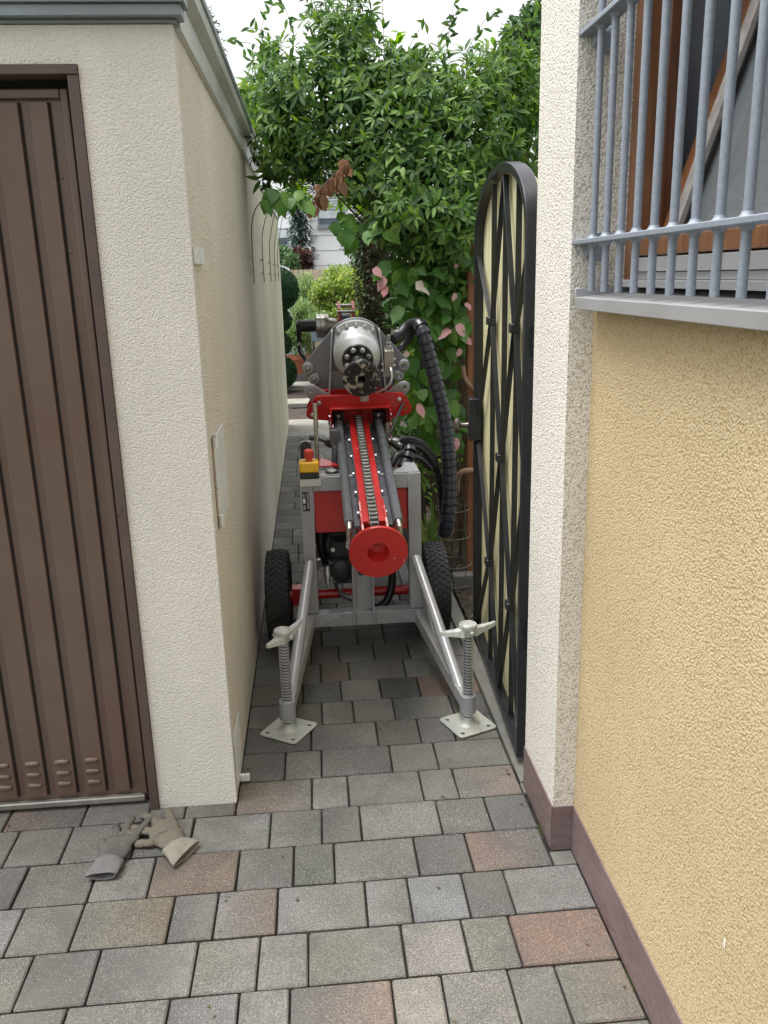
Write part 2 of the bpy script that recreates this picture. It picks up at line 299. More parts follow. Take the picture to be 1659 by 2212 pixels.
# ------------------------------------------------------------------ ground
struct(B().add([(-200, -60, -.06), (200, -60, -.06), (200, 300, -.06), (-200, 300, -.06)], [(0, 1, 2, 3)]).build('ground', M_ground))
struct(B().box(-3.2, .66, -2, 8.42, -.05, -.014).build('joint_bed', M_sand))
def paving():
    random.seed(11)
    s = B(); C = []
    Ls = [.116, .155, .235]
    known = {1: [-1.20, -.982, -.754, -.56, -.452, -.301], 2: [-.926, -.772, -.575, -.417, -.19, -.038, .076, .309, .459, .588],
      3: [-1.04, -.848, -.655, -.502, -.27, -.118, -.006, .222, .369, .586], 4: [-.96, -.809, -.656, -.425, -.312, -.157, .071, .184, .33, .444, .652],
      5: [-.89, -.735, -.576, -.345, -.195, -.077, .15, .301, .419, .652], 6: [-.76, -.611, -.386, -.232, -.118, .111, .225, .381, .491, .652]}
    passk = {0: [-.298, -.155, -.035, .196, .348, .586], 1: [-.298, -.067, .047, .278, .387, .586],
      -1: [-.298, -.069, .163, .312, .432, .586], -2: [-.298, -.144, -.029, .087, .238, .456, .586], -3: [-.298, -.1, .047, .2, .351, .586], -4: [-.298, -.14, -.03, .086, .313, .47, .586], -5: [-.298, -.068, .05, .2, .349, .586]}
    grey = [(0.205, 0.196, 0.182), (0.18, 0.172, 0.161), (0.235, 0.223, 0.21), (0.15, 0.145, 0.143), (0.19, 0.186, 0.165), (0.225, 0.216, 0.214), (0.135, 0.131, 0.13), (0.2, 0.192, 0.175)]
    spec = {(1, -.298): (0.213, 0.164, 0.134), (1, .387): (0.240, 0.187, 0.161), (3, .369): (0.230, 0.170, 0.147), (5, .419): (0.210, 0.144, 0.120), (6, -.118): (0.248, 0.192, 0.162), (4, -.656): (0.190, 0.160, 0.124),
      (2, -.417): (0.229, 0.229, 0.219), (2, -.19): (.160, .162, .143), (3, -.118): (.158, .162, .140), (4, .184): (0.241, 0.245, 0.255), (6, .111): (0.295, 0.275, 0.249), (1, -.452): (0.149, 0.129, 0.109), (-1, -.155): (0.173, 0.140, 0.120), (-4, -.03): (0.120, 0.094, 0.080), (-3, .351): (0.144, 0.104, 0.088), (-2, -.298): (0.162, 0.122, 0.102)}
    for k in range(-36, 26):
        y1 = 2.575-.1665*k; y0 = y1-.1665
        if k in passk and k < 1: xs = passk[k]
        elif k < 1:
            xs = [-.298]; 
            while xs[-1] < .50: xs.append(xs[-1]+random.choice(Ls)+.003)
            xs[-1] = .586
            if xs[-1]-xs[-2] < .06: xs.pop(-2)
        elif k in known:
            xs = list(known[k])
            if k == 1: xs = xs[:-1]+passk[1]
            while xs[0] > -2.6: xs.insert(0, xs[0]-random.choice(Ls)-.003)
        else:
            xs = [.652]
            while xs[0] > -2.6: xs.insert(0, xs[0]-random.choice(Ls)-.003)
        yb1 = min(y1, 2.30) if False else y1
        for a, b in zip(xs, xs[1:]):
            g = .0028; h = random.uniform(-.0012, .0012); tx, ty = random.uniform(-.004, .004), random.uniform(-.004, .004)
            x0, x1, Y0, Y1 = a+g, b-g, y0+g, y1-g
            if a < -.31 and k == 1: Y1 = 2.40
            r = .0045; mx, my = (x0+x1)/2, (Y0+Y1)/2
            def z(x, y): return h+tx*(x-mx)+ty*(y-my)
            cc = next((c for (kk, xx), c in spec.items() if kk == k and abs(xx-a) < .004), None)
            if cc is None:
                cc = random.choice(grey)
                if random.random() < .06: cc = (.19, .15, .125)
                if y1 > 2.7: cc = tuple(x*.68 for x in cc)  # passage pavers darker: shade and damp there put into their colour
            jf = random.uniform(.90, 1.06); cc = tuple(x*jf for x in cc)
            c2 = random.choice(grey) if random.random() < .6 else cc
            n = 5; vs = []; fs = []
            def ringp(i, zz):                # rounded-corner ring inset by i
                q = []
                for (cx_, cy_, a0) in ((x1, Y1, 0), (x0, Y1, 90), (x0, Y0, 180), (x1, Y0, 270)):
                    sx = 1 if cx_ == x1 else -1; sy = 1 if cy_ == Y1 else -1
                    ox, oy = cx_-sx*(i+.004), cy_-sy*(i+.004)
                    for t in (0, 45, 90):
                        an = R_(a0+t); q.append((ox+.004*math.cos(an), oy+.004*math.sin(an), zz if zz < -.01 else zz+z(ox, oy)))
                return q
            j = [random.uniform(-.0012, .0012) for _ in range(12)]
            r1 = ringp(0, -.03); r2 = [(p[0]+j[i], p[1]+j[(i*5) % 12], p[2]) for i, p in enumerate(ringp(0, -.0035))]; r3 = ringp(.0035, 0)
            vs = r1+r2+r3; N_ = 12
            for q in (0, 1):
                for i in range(N_): fs.append((q*N_+i, q*N_+(i+1) % N_, (q+1)*N_+(i+1) % N_, (q+1)*N_+i))
            fs.append(tuple(2*N_+i for i in range(N_)))
            s.add(vs, fs)
            flip = random.random() < .5
            for p in vs:
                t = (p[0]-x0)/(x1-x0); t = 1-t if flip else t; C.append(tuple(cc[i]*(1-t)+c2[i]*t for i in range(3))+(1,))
    o = s.build('paving', None, fix=False) if False else None
    m, n, b = nodes('paver_concrete'); L = n.links; tc = N(n, 'ShaderNodeTexCoord')
    va = N(n, 'ShaderNodeVertexColor', layer_name='tone')
    n1 = N(n, 'ShaderNodeTexNoise', Scale=260, Detail=2); L.new(tc.outputs['Object'], n1.inputs['Vector'])
    n2 = N(n, 'ShaderNodeTexNoise', Scale=9, Detail=6, Roughness=.65); L.new(tc.outputs['Object'], n2.inputs['Vector'])
    vo = N(n, 'ShaderNodeTexVoronoi', Scale=260); L.new(tc.outputs['Object'], vo.inputs['Vector'])
    def mixc(fac, a, bcol, mode='MIX'):
        mx = N(n, 'ShaderNodeMixRGB', blend_type=mode)
        (L.new(fac, mx.inputs[0]) if not isinstance(fac, float) else setattr(mx.inputs[0], 'default_value', fac)); L.new(a, mx.inputs[1])
        (L.new(bcol, mx.inputs[2]) if not isinstance(bcol, tuple) else setattr(mx.inputs[2], 'default_value', (*bcol, 1))); return mx.outputs[0]
    r1 = ramp(n, [(.38, (.55,)*3), (.62, (1.12,)*3)]); L.new(n1.outputs[0], r1.inputs[0])
    r2 = ramp(n, [(.3, (.72, .73, .72)), (.7, (1.0,)*3)]); L.new(n2.outputs[0], r2.inputs[0])
    c = mixc(1., va.outputs[0], r1.outputs[0], 'MULTIPLY'); c = mixc(1., c, r2.outputs[0], 'MULTIPLY')
    sel = N(n, 'ShaderNodeMath', operation='GREATER_THAN'); sel.inputs[1].default_value = .86
    sp = N(n, 'ShaderNodeSeparateColor'); L.new(vo.outputs['Color'], sp.inputs[0]); L.new(sp.outputs[0], sel.inputs[0])
    sm = N(n, 'ShaderNodeMath', operation='LESS_THAN'); sm.inputs[1].default_value = .33; L.new(vo.outputs['Distance'], sm.inputs[0])
    mu = N(n, 'ShaderNodeMath', operation='MULTIPLY'); L.new(sel.outputs[0], mu.inputs[0]); L.new(sm.outputs[0], mu.inputs[1])
    mu2 = N(n, 'ShaderNodeMath', operation='MULTIPLY'); mu2.inputs[1].default_value = .75; L.new(mu.outputs[0], mu2.inputs[0])
    c = mixc(mu2.outputs[0], c, (.40, .39, .34))
    n5 = N(n, 'ShaderNodeTexNoise', Scale=2.3, Detail=7, Roughness=.7); L.new(tc.outputs['Object'], n5.inputs['Vector'])
    r5 = ramp(n, [(.46, (0, 0, 0)), (.70, (.62,)*3)]); L.new(n5.outputs[0], r5.inputs[0]); c = mixc(r5.outputs[0], c, (.115, .113, .093))
    n6 = N(n, 'ShaderNodeTexNoise', Scale=5.5, Detail=8, Roughness=.75, Distortion=.5); mp6 = N(n, 'ShaderNodeMapping'); mp6.inputs['Location'].default_value = (3, 7, 1); L.new(tc.outputs['Object'], mp6.inputs[0]); L.new(mp6.outputs[0], n6.inputs['Vector'])
    r6 = ramp(n, [(.50, (0, 0, 0)), (.66, (.55,)*3)]); L.new(n6.outputs[0], r6.inputs[0]); c = mixc(r6.outputs[0], c, (.085, .085, .082))
    L.new(c, b.inputs['Base Color']); b.inputs['Roughness'].default_value = .78; b.inputs['Specular IOR Level'].default_value = .35
    bp = N(n, 'ShaderNodeBump', Strength=.9, Distance=.0016); L.new(n1.outputs[0], bp.inputs['Height']); L.new(bp.outputs[0], b.inputs['Normal'])
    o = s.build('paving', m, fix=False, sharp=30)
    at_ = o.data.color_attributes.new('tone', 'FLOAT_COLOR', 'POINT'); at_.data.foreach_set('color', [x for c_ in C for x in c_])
    return struct(o)
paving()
# slab and soil farther on, planting bed to the right
struct(B().box(-.6, .62, 8.45, 9.62, -.05, .0).build('path_slab', M_concl))
def rough_sheet(name, x0, x1, y0, y1, z, amp, m, nx=60, ny=60):
    s = B(); vs = []; fs = []
    for j in range(ny+1):
        for i in range(nx+1):
            vs.append((x0+(x1-x0)*i/nx, y0+(y1-y0)*j/ny, z+random.uniform(-amp, amp)))
    for j in range(ny):
        for i in range(nx):
            a = j*(nx+1)+i; fs.append((a, a+1, a+nx+2, a+nx+1))
    return struct(s.add(vs, fs).build(name, m, fix=False, sharp=80))
rough_sheet('soil_bed', .66, 2.4, 2.32, 9.6, .0, .012, M_soil, 70, 200)
rough_sheet('garden_soil', -3, 4, 9.62, 30, -.03, .02, M_soil, 60, 120)
struct(B().box(.589, .645, 2.3, 3.99, -.04, .006).build('kerb_strip', M_conc, bevel=.003))
struct(B().box(.589, .655, 4.0, 9.6, -.04, .035).build('kerb_strip', M_conc, bevel=.004))
struct(B().box(.66, 1.25, 4.0, 4.07, -.04, .075).build('kerb_strip', M_conc, bevel=.005))
struct(B().box(-.6, .3, 10.7, 11.15, -.03, .03).build('stepping_slab', M_concl, bevel=.01))
struct(B().box(-.6, .3, 12.4, 12.95, -.03, .04).build('stepping_slab', M_concl, bevel=.01))
struct(B().box(.591, .652, 1.912, 1.968, -.04, -.002).build('gutter_stone', M_conc, bevel=.003))
struct(B().box(.589, .70, 2.25, 2.40, -.04, -.003).build('gutter_stone', M_conc, bevel=.003))
# dead leaves and mulch on the bed
def leaf(s, p, d, up, L, W, bend=.25, seg=3, fold=.18):
    d = V(d).normalized(); side = d.cross(up)
    if side.length < 1e-3: side = d.orthogonal()
    side.normalize(); nn = side.cross(d).normalized(); vs = [p]; k = 1
    prof = {3: [(.28, .8), (.6, .95)], 4: [(.18, .6), (.42, 1), (.72, .72)]}[seg]
    b = len(s.v); fs = []
    for t, wd in prof:
        c = p+d*(L*t)-nn*(bend*L*t*t); e = side*(W/2*wd); f = nn*(fold*W*wd)
        vs += [c-e+f, c, c+e+f]
    vs.append(p+d*L*.98-nn*(bend*L))
    n_ = len(prof)
    fs += [(0, 2, 1), (0, 3, 2)]
    for i in range(n_-1):
        a = 1+3*i; fs += [(a, a+1, a+4, a+3), (a+1, a+2, a+5, a+4)]
    a = 1+3*(n_-1); t_ = len(vs)-1; fs += [(a, a+1, t_), (a+1, a+2, t_)]
    s.v.extend([tuple(x) for x in vs]); s.f.extend([tuple(i+b for i in f) for f in fs])
def rv(): 
    while True:
        a = V((random.uniform(-1, 1), random.uniform(-1, 1), random.uniform(-1, 1)))
        if .05 < a.length < 1: return a.normalized()
random.seed(3)
s = B()
for i in range(900):
    p = V((random.uniform(.68, 1.5), random.uniform(2.6, 6.5), .012)); d = rv(); d.z = abs(d.z)*.25
    leaf(s, p, d, V((0, 0, 1)), random.uniform(.02, .055), random.uniform(.01, .028), .3)
stuff(s.build('fallen_leaves', leafmat('litter', [(.05, .035, .02), (.12, .075, .04), (.2, .14, .08), (.03, .05, .015)], .8, .1), fix=False))

s = B()
for i in range(150):
    if random.random() < .6: p = V((random.choice((.635, .57, -.29))+random.uniform(-.012, .012), random.uniform(1.3, 5), .001))
    else: p = V((random.uniform(-1, .6), random.uniform(1.2, 5), .003))
    if p.x > .60 and p.y > 1.93: p.x -= .07
    d = rv(); d.z = abs(d.z)*.2; leaf(s, p, d, V((0, 0, 1)), random.uniform(.006, .018), random.uniform(.003, .008), .2)
stuff(s.build('leaf_litter', leafmat('crumbs', [(.06, .04, .02), (.13, .09, .05), (.04, .05, .02), (.2, .15, .08)], .8, .1), fix=False))
# moss tufts in the joints
s = B()
for i in range(5200):
    k = random.randint(-6, 7); y = 2.575-.1665*k+random.uniform(-.0025, .0025); x = random.uniform(-1.2, .64)
    if math.sin(x*5+k*2.1)+math.sin(x*13+k) < .35+(.5 if x > 0 else 0): continue
    if x < -.3 and y > 2.3: continue
    if x > .58 and y > 1.95: continue
    leaf(s, V((x, y, -.010)), V((random.uniform(-.6, .6), random.uniform(-.6, .6), 1)), V((1, 0, 0)), random.uniform(.006, .011), .003, .1)
stuff(s.build('moss', leafmat('moss', [(.03, .05, .012), (.06, .09, .02), (.04, .04, .02), (.10, .12, .03)], .9, .1), fix=False, sharp=180))

# ------------------------------------------------------------------ garage
def garage():
    t = thing('garage', 'low cream rendered garage with a brown ribbed metal door', 'garage', (-.3, 2.3, 0))
    X = -.298; Y = 2.30; ZT = 2.15
    s = B()
    s.box(-.53, X, Y, 2.335, 0, 2.143)                      # pier
    s.box(-4.5, -.5305, Y, 2.62, 2.058, 2.143)               # lintel over door
    s.build('front_wall', M_cream, t)
    B().box(-.52, X-.0004, 2.3352, 5.68, 0, 2.138).build('side_wall', M_side, t)
    s = B(); s.box(-4.5, -.5, 5.3, 5.66, 0, 2.1); s.box(-4.6, -4.5, 2.3, 5.66, 0, 2.1); s.build('rear_wall', M_side, t)
    B().box(-4.55, -.32, 2.33, 5.6, 2.142, 2.165).build('roof', M_zinc, t)
    # front fascia, stepped
    s = B(); s.box(-4.6, X+.010, Y-.010, Y+.03, 2.1445, 2.153); s.box(-4.6, X+.026, Y-.034, Y+.03, 2.1535, 2.179); s.box(-4.6, X+.036, Y-.046, Y+.03, 2.1795, 2.27)
    s.build('fascia', M_zinc, t, bevel=.002)
    # side fascia: light lower sheet and dark upper roll
    fa = B(); pts = [(0.004, 2.140), (.014, 2.143), (.014, 2.215), (.042, 2.232), (.046, 2.262), (-.02, 2.262), (-.02, 2.140)]
    fa.prism(pts, lambda a, b, d: V((X+a, d, b)), Y+.031, 5.72); fa.build('fascia', M_zincl, t)
    fb = B(); fb.box(X+.0, X+.052, Y+.031, 5.73, 2.2625, 2.287); fb.build('fascia', M_zinc, t, bevel=.003)
    # door frame
    s = B(); s.box(-.557, -.531, 2.292, 2.36, 0, 2.0345); s.box(-4.4, -.531, 2.288, 2.36, 2.035, 2.057); s.build('door_frame', M_brownw, t, bevel=.0015)
    B().box(-4.4, -.54, 2.37, 2.40, 0, 2.056).build('door_backing', M_dark, t)
    d = B(); yf = 2.350
    d.box(-4.4, -.570, yf, yf+.012, .012, 2.013)
    door = d.build('garage_door', M_brown, t)
    e = B(); e.box(-.590, -.571, yf-.014, yf-.0005, .03, 2.013); e.box(-4.4, -.5905, yf-.014, yf-.0005, 1.991, 2.013); e.build('edge_frame', M_brown, door, bevel=.003)
    br = B(); br.box(-4.4, -.578, yf-.022, yf-.0006, .010, .030); br.build('bottom_rail', M_bottomrail, door, bevel=.004)
    rib_shadow = B(); ribs = B(); xr = -.622; first = True
    while xr > -2.4:
        wd = .050 if first else .066
        a, b = xr-wd, xr
        ribs.prism([(a+.001, yf-.0005), (a+.004, yf-.011), (b-.001, yf-.0125), (b, yf-.0005)], lambda p, q, r: V((p, q, r)), .045, 1.984)
        rib_shadow.box(b+.0005, b+.0045, yf-.0022, yf-.0004, .045, 1.984); xr = a-.022; first = False  # black strip stands in for the shadow along each rib's edge
    rib_shadow.build('rib_shadow', M_dark, door); ribs.build('ribs', M_brown, door, bevel=.0015)
    xr = -.622-.050-.022
    while xr > -1.6:
        for z in (.085, .122, .159):
            l = B(); c = xr-.032
            l.lathe(V((c-.022, yf-.0125, z)), (1, 0, 0), [(0, .001), (.003, .006), (.010, .0085), (.034, .0085), (.041, .006), (.044, .001)], 12); l.build('vent', M_brown, door)
        xr -= .088
    for z in (.35, .62, .9, 1.18, 1.42, 1.63, 1.81):
        r = B(); r.lathe(V((-.612, yf+.0002, z)), (0, -1, 0), [(0, .005), (.002, .0045), (.003, .002)], 10); r.build('rivet', M_brown, door)
    # fittings on the side wall
    def pl(name, y0, y1, z0, z1, x1, m=M_white, rd=.012):
        q = [(y0, z0), (y1-rd, z0), (y1-rd*.3, z0+rd*.3), (y1, z0+rd), (y1, z1-rd), (y1-rd*.3, z1-rd*.3), (y1-rd, z1), (y0, z1)]
        return B().prism(q, lambda a, b, d: V((d, a, b)), X+.0005, x1).build(name, m, t, bevel=.0015)
    sp = pl('strike_plate', 2.425, 2.68, .845, 1.115, X+.006)
    for za, zb in ((1.09, 1.128), (.853, .888)): B().cyl((X+.009, 2.415, za), (X+.009, 2.415, zb), .008).build('knuckle', M_white, sp)
    g = B(); g.box(X-.0003, X+.0008, 2.392, 2.404, .85, 1.12); g.build('rust_stain', mat('rust', (.15, .07, .03), .8), t)
    st = pl('stop_tab', 2.325, 2.50, 1.592, 1.635, X+.010, rd=.004)
    b2 = B(); b2.box(X+.0006, X+.004, 2.34, 2.50, .02, .20); b2.box(X+.0045, X+.034, 2.395, 2.407, .012, .034); b2.build('floor_stop', M_white, t, bevel=.001)
    return t
garage()
t = thing('garden_wall', 'long aged cream garden wall beyond the garage along the passage', 'wall', (-.35, 7.5, 0))
B().box(-.48, -.2985, 5.69, 9.28, 0, 2.13).build('wall_body', M_garden, t)
B().box(-.50, -.288, 5.75, 9.3, 2.131, 2.152).build('coping', M_zincl, t, bevel=.003)

# ------------------------------------------------------------------ house on the right
CHIPY, CHIPZ = 1.145, 0.437
def house():
    t = thing('house', 'tall yellow rendered house with a barred wooden window and plum plinth', 'house', (.655, 0, 0))
    XW = .656; XP = .598; YP = 1.972
    s = B()
    s.box(XW, .88, -3, YP, .0, 1.488); s.box(XW, .88, -3, YP, 2.75, 4); s.box(XW, .88, -3, .45, 1.488, 2.75)
    s.build('yellow_wall', M_yellow, t)
    B().box(XP, 5, YP, 2.285, 0, 4).build('corner_pillar', M_pillar, t)
    s = B(); s.box(.88, 5, -3, -2.9, 0, 4); s.box(4.9, 5, -2.9, YP, 0, 4); s.box(.881, 4.9, YP-.03, YP-.002, .651, 2.899); s.box(.8006, .8795, YP-.028, YP-.001, 1.49, 2.748); s.box(.881, 4.9, -2.9, YP-.001, 2.9, 2.95); s.box(.881, 4.9, -2.9, YP-.001, .6, .65); s.box(2.6, 2.7, -2.9, YP-.002, .651, 2.899)
    s.build('inner_room', M_int, t)
    B().box(.80, .879, YP-.003, YP-.0005, 1.56, 2.75).build('reveal', M_int, t) if False else None
    s = B(); s.box(XW-.004, XW-.0003, -3, YP-.0006, 0, .137); s.box(XP-.004, XP-.0003, YP-.0035, 2.285, 0, .137); s.box(XP-.004, XW-.005, YP-.0036, YP-.0005, 0, .137)
    s.build('plinth', M_plinth, t)
    c_ = V((XW-.0012, CHIPY, CHIPZ)); q = B(); q.v = [tuple(c_)]+[(XW-.0012, CHIPY+.004*math.cos(k)*(1+.4*math.sin(k*3.3)), CHIPZ+.010*math.sin(k)*(1+.4*math.cos(k*2.7))) for k in [i*.5236 for i in range(12)]]; q.f = [(0, i+1, (i+1) % 12+1) for i in range(12)]; q.build('paint_chip', mat('chipped_filler', (.78, .74, .66), .8), t, fix=False)
    # sill
    sl = B(); sl.prism([(.603, 1.466), (.603, 1.492), (.80, 1.510), (.80, 1.466)], lambda a, b, d: V((a, d, b)), .3, 1.948)
    sl.box(.603, .80, 1.9485, 1.952, 1.466, 1.512); sill = sl.build('window_sill', M_sill, t, bevel=.0015)
    # window
    f = B(); f.box(.722, .762, 1.915, 1.971, 1.512, 2.75); f.box(.7225, .762, .46, 1.9145, 1.578, 1.614); f.box(.7225, .762, .46, 1.9145, 2.68, 2.75)
    wf = f.build('window', M_wood, t, bevel=.003)
    B().box(.7625, .80, 1.88, 1.9705, 1.512, 2.75).build('inner_frame', M_woodd, wf, bevel=.003)
    s = B(); s.box(.716, .74, .46, 1.905, 1.545, 1.574); s.box(.690, .722, .46, 1.95, 1.513, 1.528); s.box(.7225, .739, .46, 1.905, 1.5285, 1.5435); s.build('weather_bar', M_sill, wf, bevel=.001)
    a = R_(18); o0 = V((.775, 0, 1.55)); u = V((math.sin(a), 0, math.cos(a))); nn = V((-math.cos(a), 0, math.sin(a)))
    def P(y, h, d): return o0+u*h+nn*d+V((0, y, 0))
    fr = B()
    for y0, y1, h0, h1 in ((1.815, 1.885, 0, 1.1), (.5, .57, 0, 1.1), (.5705, 1.8145, 0, .07), (.5705, 1.8145, 1.03, 1.1)):
        fr.add([P(y0, h0, 0), P(y1, h0, 0), P(y1, h1, 0), P(y0, h1, 0), P(y0, h0, .03), P(y1, h0, .03), P(y1, h1, .03), P(y0, h1, .03)], [(0, 3, 2, 1), (4, 5, 6, 7), (0, 1, 5, 4), (1, 2, 6, 5), (2, 3, 7, 6), (3, 0, 4, 7)])
    sa = fr.build('sash', M_wood, wf, bevel=.003)
    g2 = B()
    for y0, y1 in ((1.772, 1.812),): g2.add([P(y0, .01, .031), P(y1, .01, .031), P(y1, 1.09, .031), P(y0, 1.09, .031), P(y0, .01, .042), P(y1, .01, .042), P(y1, 1.09, .042), P(y0, 1.09, .042)], [(0, 3, 2, 1), (4, 5, 6, 7), (0, 1, 5, 4), (1, 2, 6, 5), (2, 3, 7, 6), (3, 0, 4, 7)])
    g2.build('sash_trim', mat('weathered_trim', (.27, .25, .24), .6, var=.25, scale=30), wf, bevel=.001)
    B().add([P(.57, .06, .014), P(1.82, .06, .014), P(1.82, 1.04, .014), P(.57, 1.04, .014)], [(0, 1, 2, 3)]).build('pane', M_glass, wf)
    # grille
    gr = B(); XG = .62
    for z in (1.612, 2.038): gr.box(XG-.020, XG+.020, .4, 1.988, z-.0055, z+.0055)
    grille = gr.build('window_grille', M_galv, t, bevel=.002)
    for i in range(18):
        y = 1.888-.0845*i
        b = B(); b.cyl((XG, y, 1.506), (XG, y, 2.8), .0076, n=14)
        for z in (1.612, 2.038):
            for sg in (-1, 1): b.lathe((XG, y, z+sg*.0056), (0, 0, sg), [(0, .0135), (.004, .010), (.008, .0088)], 12, False)
        b.build('bar', M_galv, grille)
    for z in (1.60, 2.03):
        s = B(); s.box(.64, .665, 1.975 if False else 1.94, 1.9715, z-.03, z+.03); s.cyl((XG+.005, 1.955, z), (XG+.04, 1.955, z), .022); s.build('wall_fixing', M_galv, grille)
house()

# ------------------------------------------------------------------ gate
def gate():
    A = V((.598, 2.392, 0)); Bp = V((.649, 3.47, 0)); d = (Bp-A).normalized(); nx = V((d.y, -d.x, 0)); W = 1.03
    def P(w_, z, k=0): return A+d*w_+nx*k+V((0, 0, z))
    t = thing('arched_gate', 'open black arched metal gate with lattice bars over cream boards', 'gate', A)
    z0, zs, za = .03, 1.63, 1.888
    def arc(m_, n=18):
        pts = []
        for i in range(n+1):
            a = math.pi*i/n; pts.append((W/2-(W/2-m_)*math.cos(a), zs+(za-zs-m_*.9)*math.sin(a)**.78))
        return pts
    # outer frame: band between outer outline and inner outline
    out_ = [(0, z0)]+arc(0)+[(W, z0)]; inn = [(.030, z0+.035)]+arc(.030)+[(W-.030, z0+.035)]
    s = B(); n = len(out_); vs = []
    for q, k in ((out_, 0), (inn, 0), (inn, .045), (out_, .045)):
        vs += [P(a, b, k) for a, b in q]
    fs = []
    for r in range(4):
        for i in range(n):
            j = (i+1) % n; fs.append((r*n+i, r*n+j, ((r+1) % 4)*n+j, ((r+1) % 4)*n+i))
    s.add(vs, fs); s.build('frame', M_gate, t, bevel=.002, sharp=40)
    # boards behind
    q = [(.02, z0+.02)]+arc(.012)+[(W-.02, z0+.02)]
    B().prism(q, lambda a, b, k: P(a, b, k), .034, .052).build('board_panel', M_board, t)
    bw = [.215, .435, .665]; zz = {1: 1.385, 2: .935, 3: .475}
    def top(w_): return zs+(za-zs-.03)*math.sin(math.acos(max(-1, min(1, 1-2*w_/W))))**.78
    for wv in bw:
        B().bar(P(wv, z0+.03, .020), P(wv, top(wv)-.006, .020), .018, .008, up=d).build('upright_bar', M_gate, t, bevel=.001)
    def dia(a, b):
        B().bar(P(a[0], a[1], .014), P(b[0], b[1], .014), .017, .007, up=d).build('lattice_bar', M_gate, t, bevel=.001)
    e = .011
    for sg, wv in ((1, bw[0]), (-1, bw[2])):
        dia((bw[1]-sg*.006, top(bw[1])-.01), (wv+sg*e, zz[1])); dia((wv+sg*e, zz[1]), (bw[1]-sg*e, zz[2])); dia((bw[1]-sg*e, zz[2]), (wv+sg*e, zz[3])); dia((wv+sg*e, zz[3]), (bw[1]-sg*.01, z0+.03))
        edge = .026 if sg > 0 else W-.026
        dia((edge, zs-.01), (wv-sg*e, zz[1])); dia((wv-sg*e, zz[1]), (edge, zz[2])); dia((edge, zz[2]), (wv-sg*e, zz[3])); dia((wv-sg*e, zz[3]), (edge, z0+.03))
    for wv, z in ((bw[0], zz[1]), (bw[2], zz[1]), (bw[1], zz[2]), (bw[0], zz[3]), (bw[2], zz[3])):
        B().bar(P(wv, z-.014, .011), P(wv, z+.014, .011), .030, .046, up=d).build('collar', M_gate, t, bevel=.003)
    lb = B().bar(P(W-.045, .895, -.002), P(W-.045, 1.065, -.002), .05, .055, up=d).build('lock_box', M_gate, t, bevel=.003)
    k = B(); k.lathe(P(W-.04, .955, -.028), -nx, [(0, .012), (.006, .010), (.03, .010), (.034, .014), (.038, .030), (.046, .033), (.054, .028), (.058, .010)], 18); k.build('knob', M_latch, lb)
    for z in (1.36, .46):
        h = B(); h.cyl(P(-.010, z-.045, .03), P(-.010, z+.045, .03), .010); h.bar(P(-.005, z-.03, .03), P(-.005, z+.03, .03), .02, .03, up=d); h.build('hinge', M_gate, t)
gate()

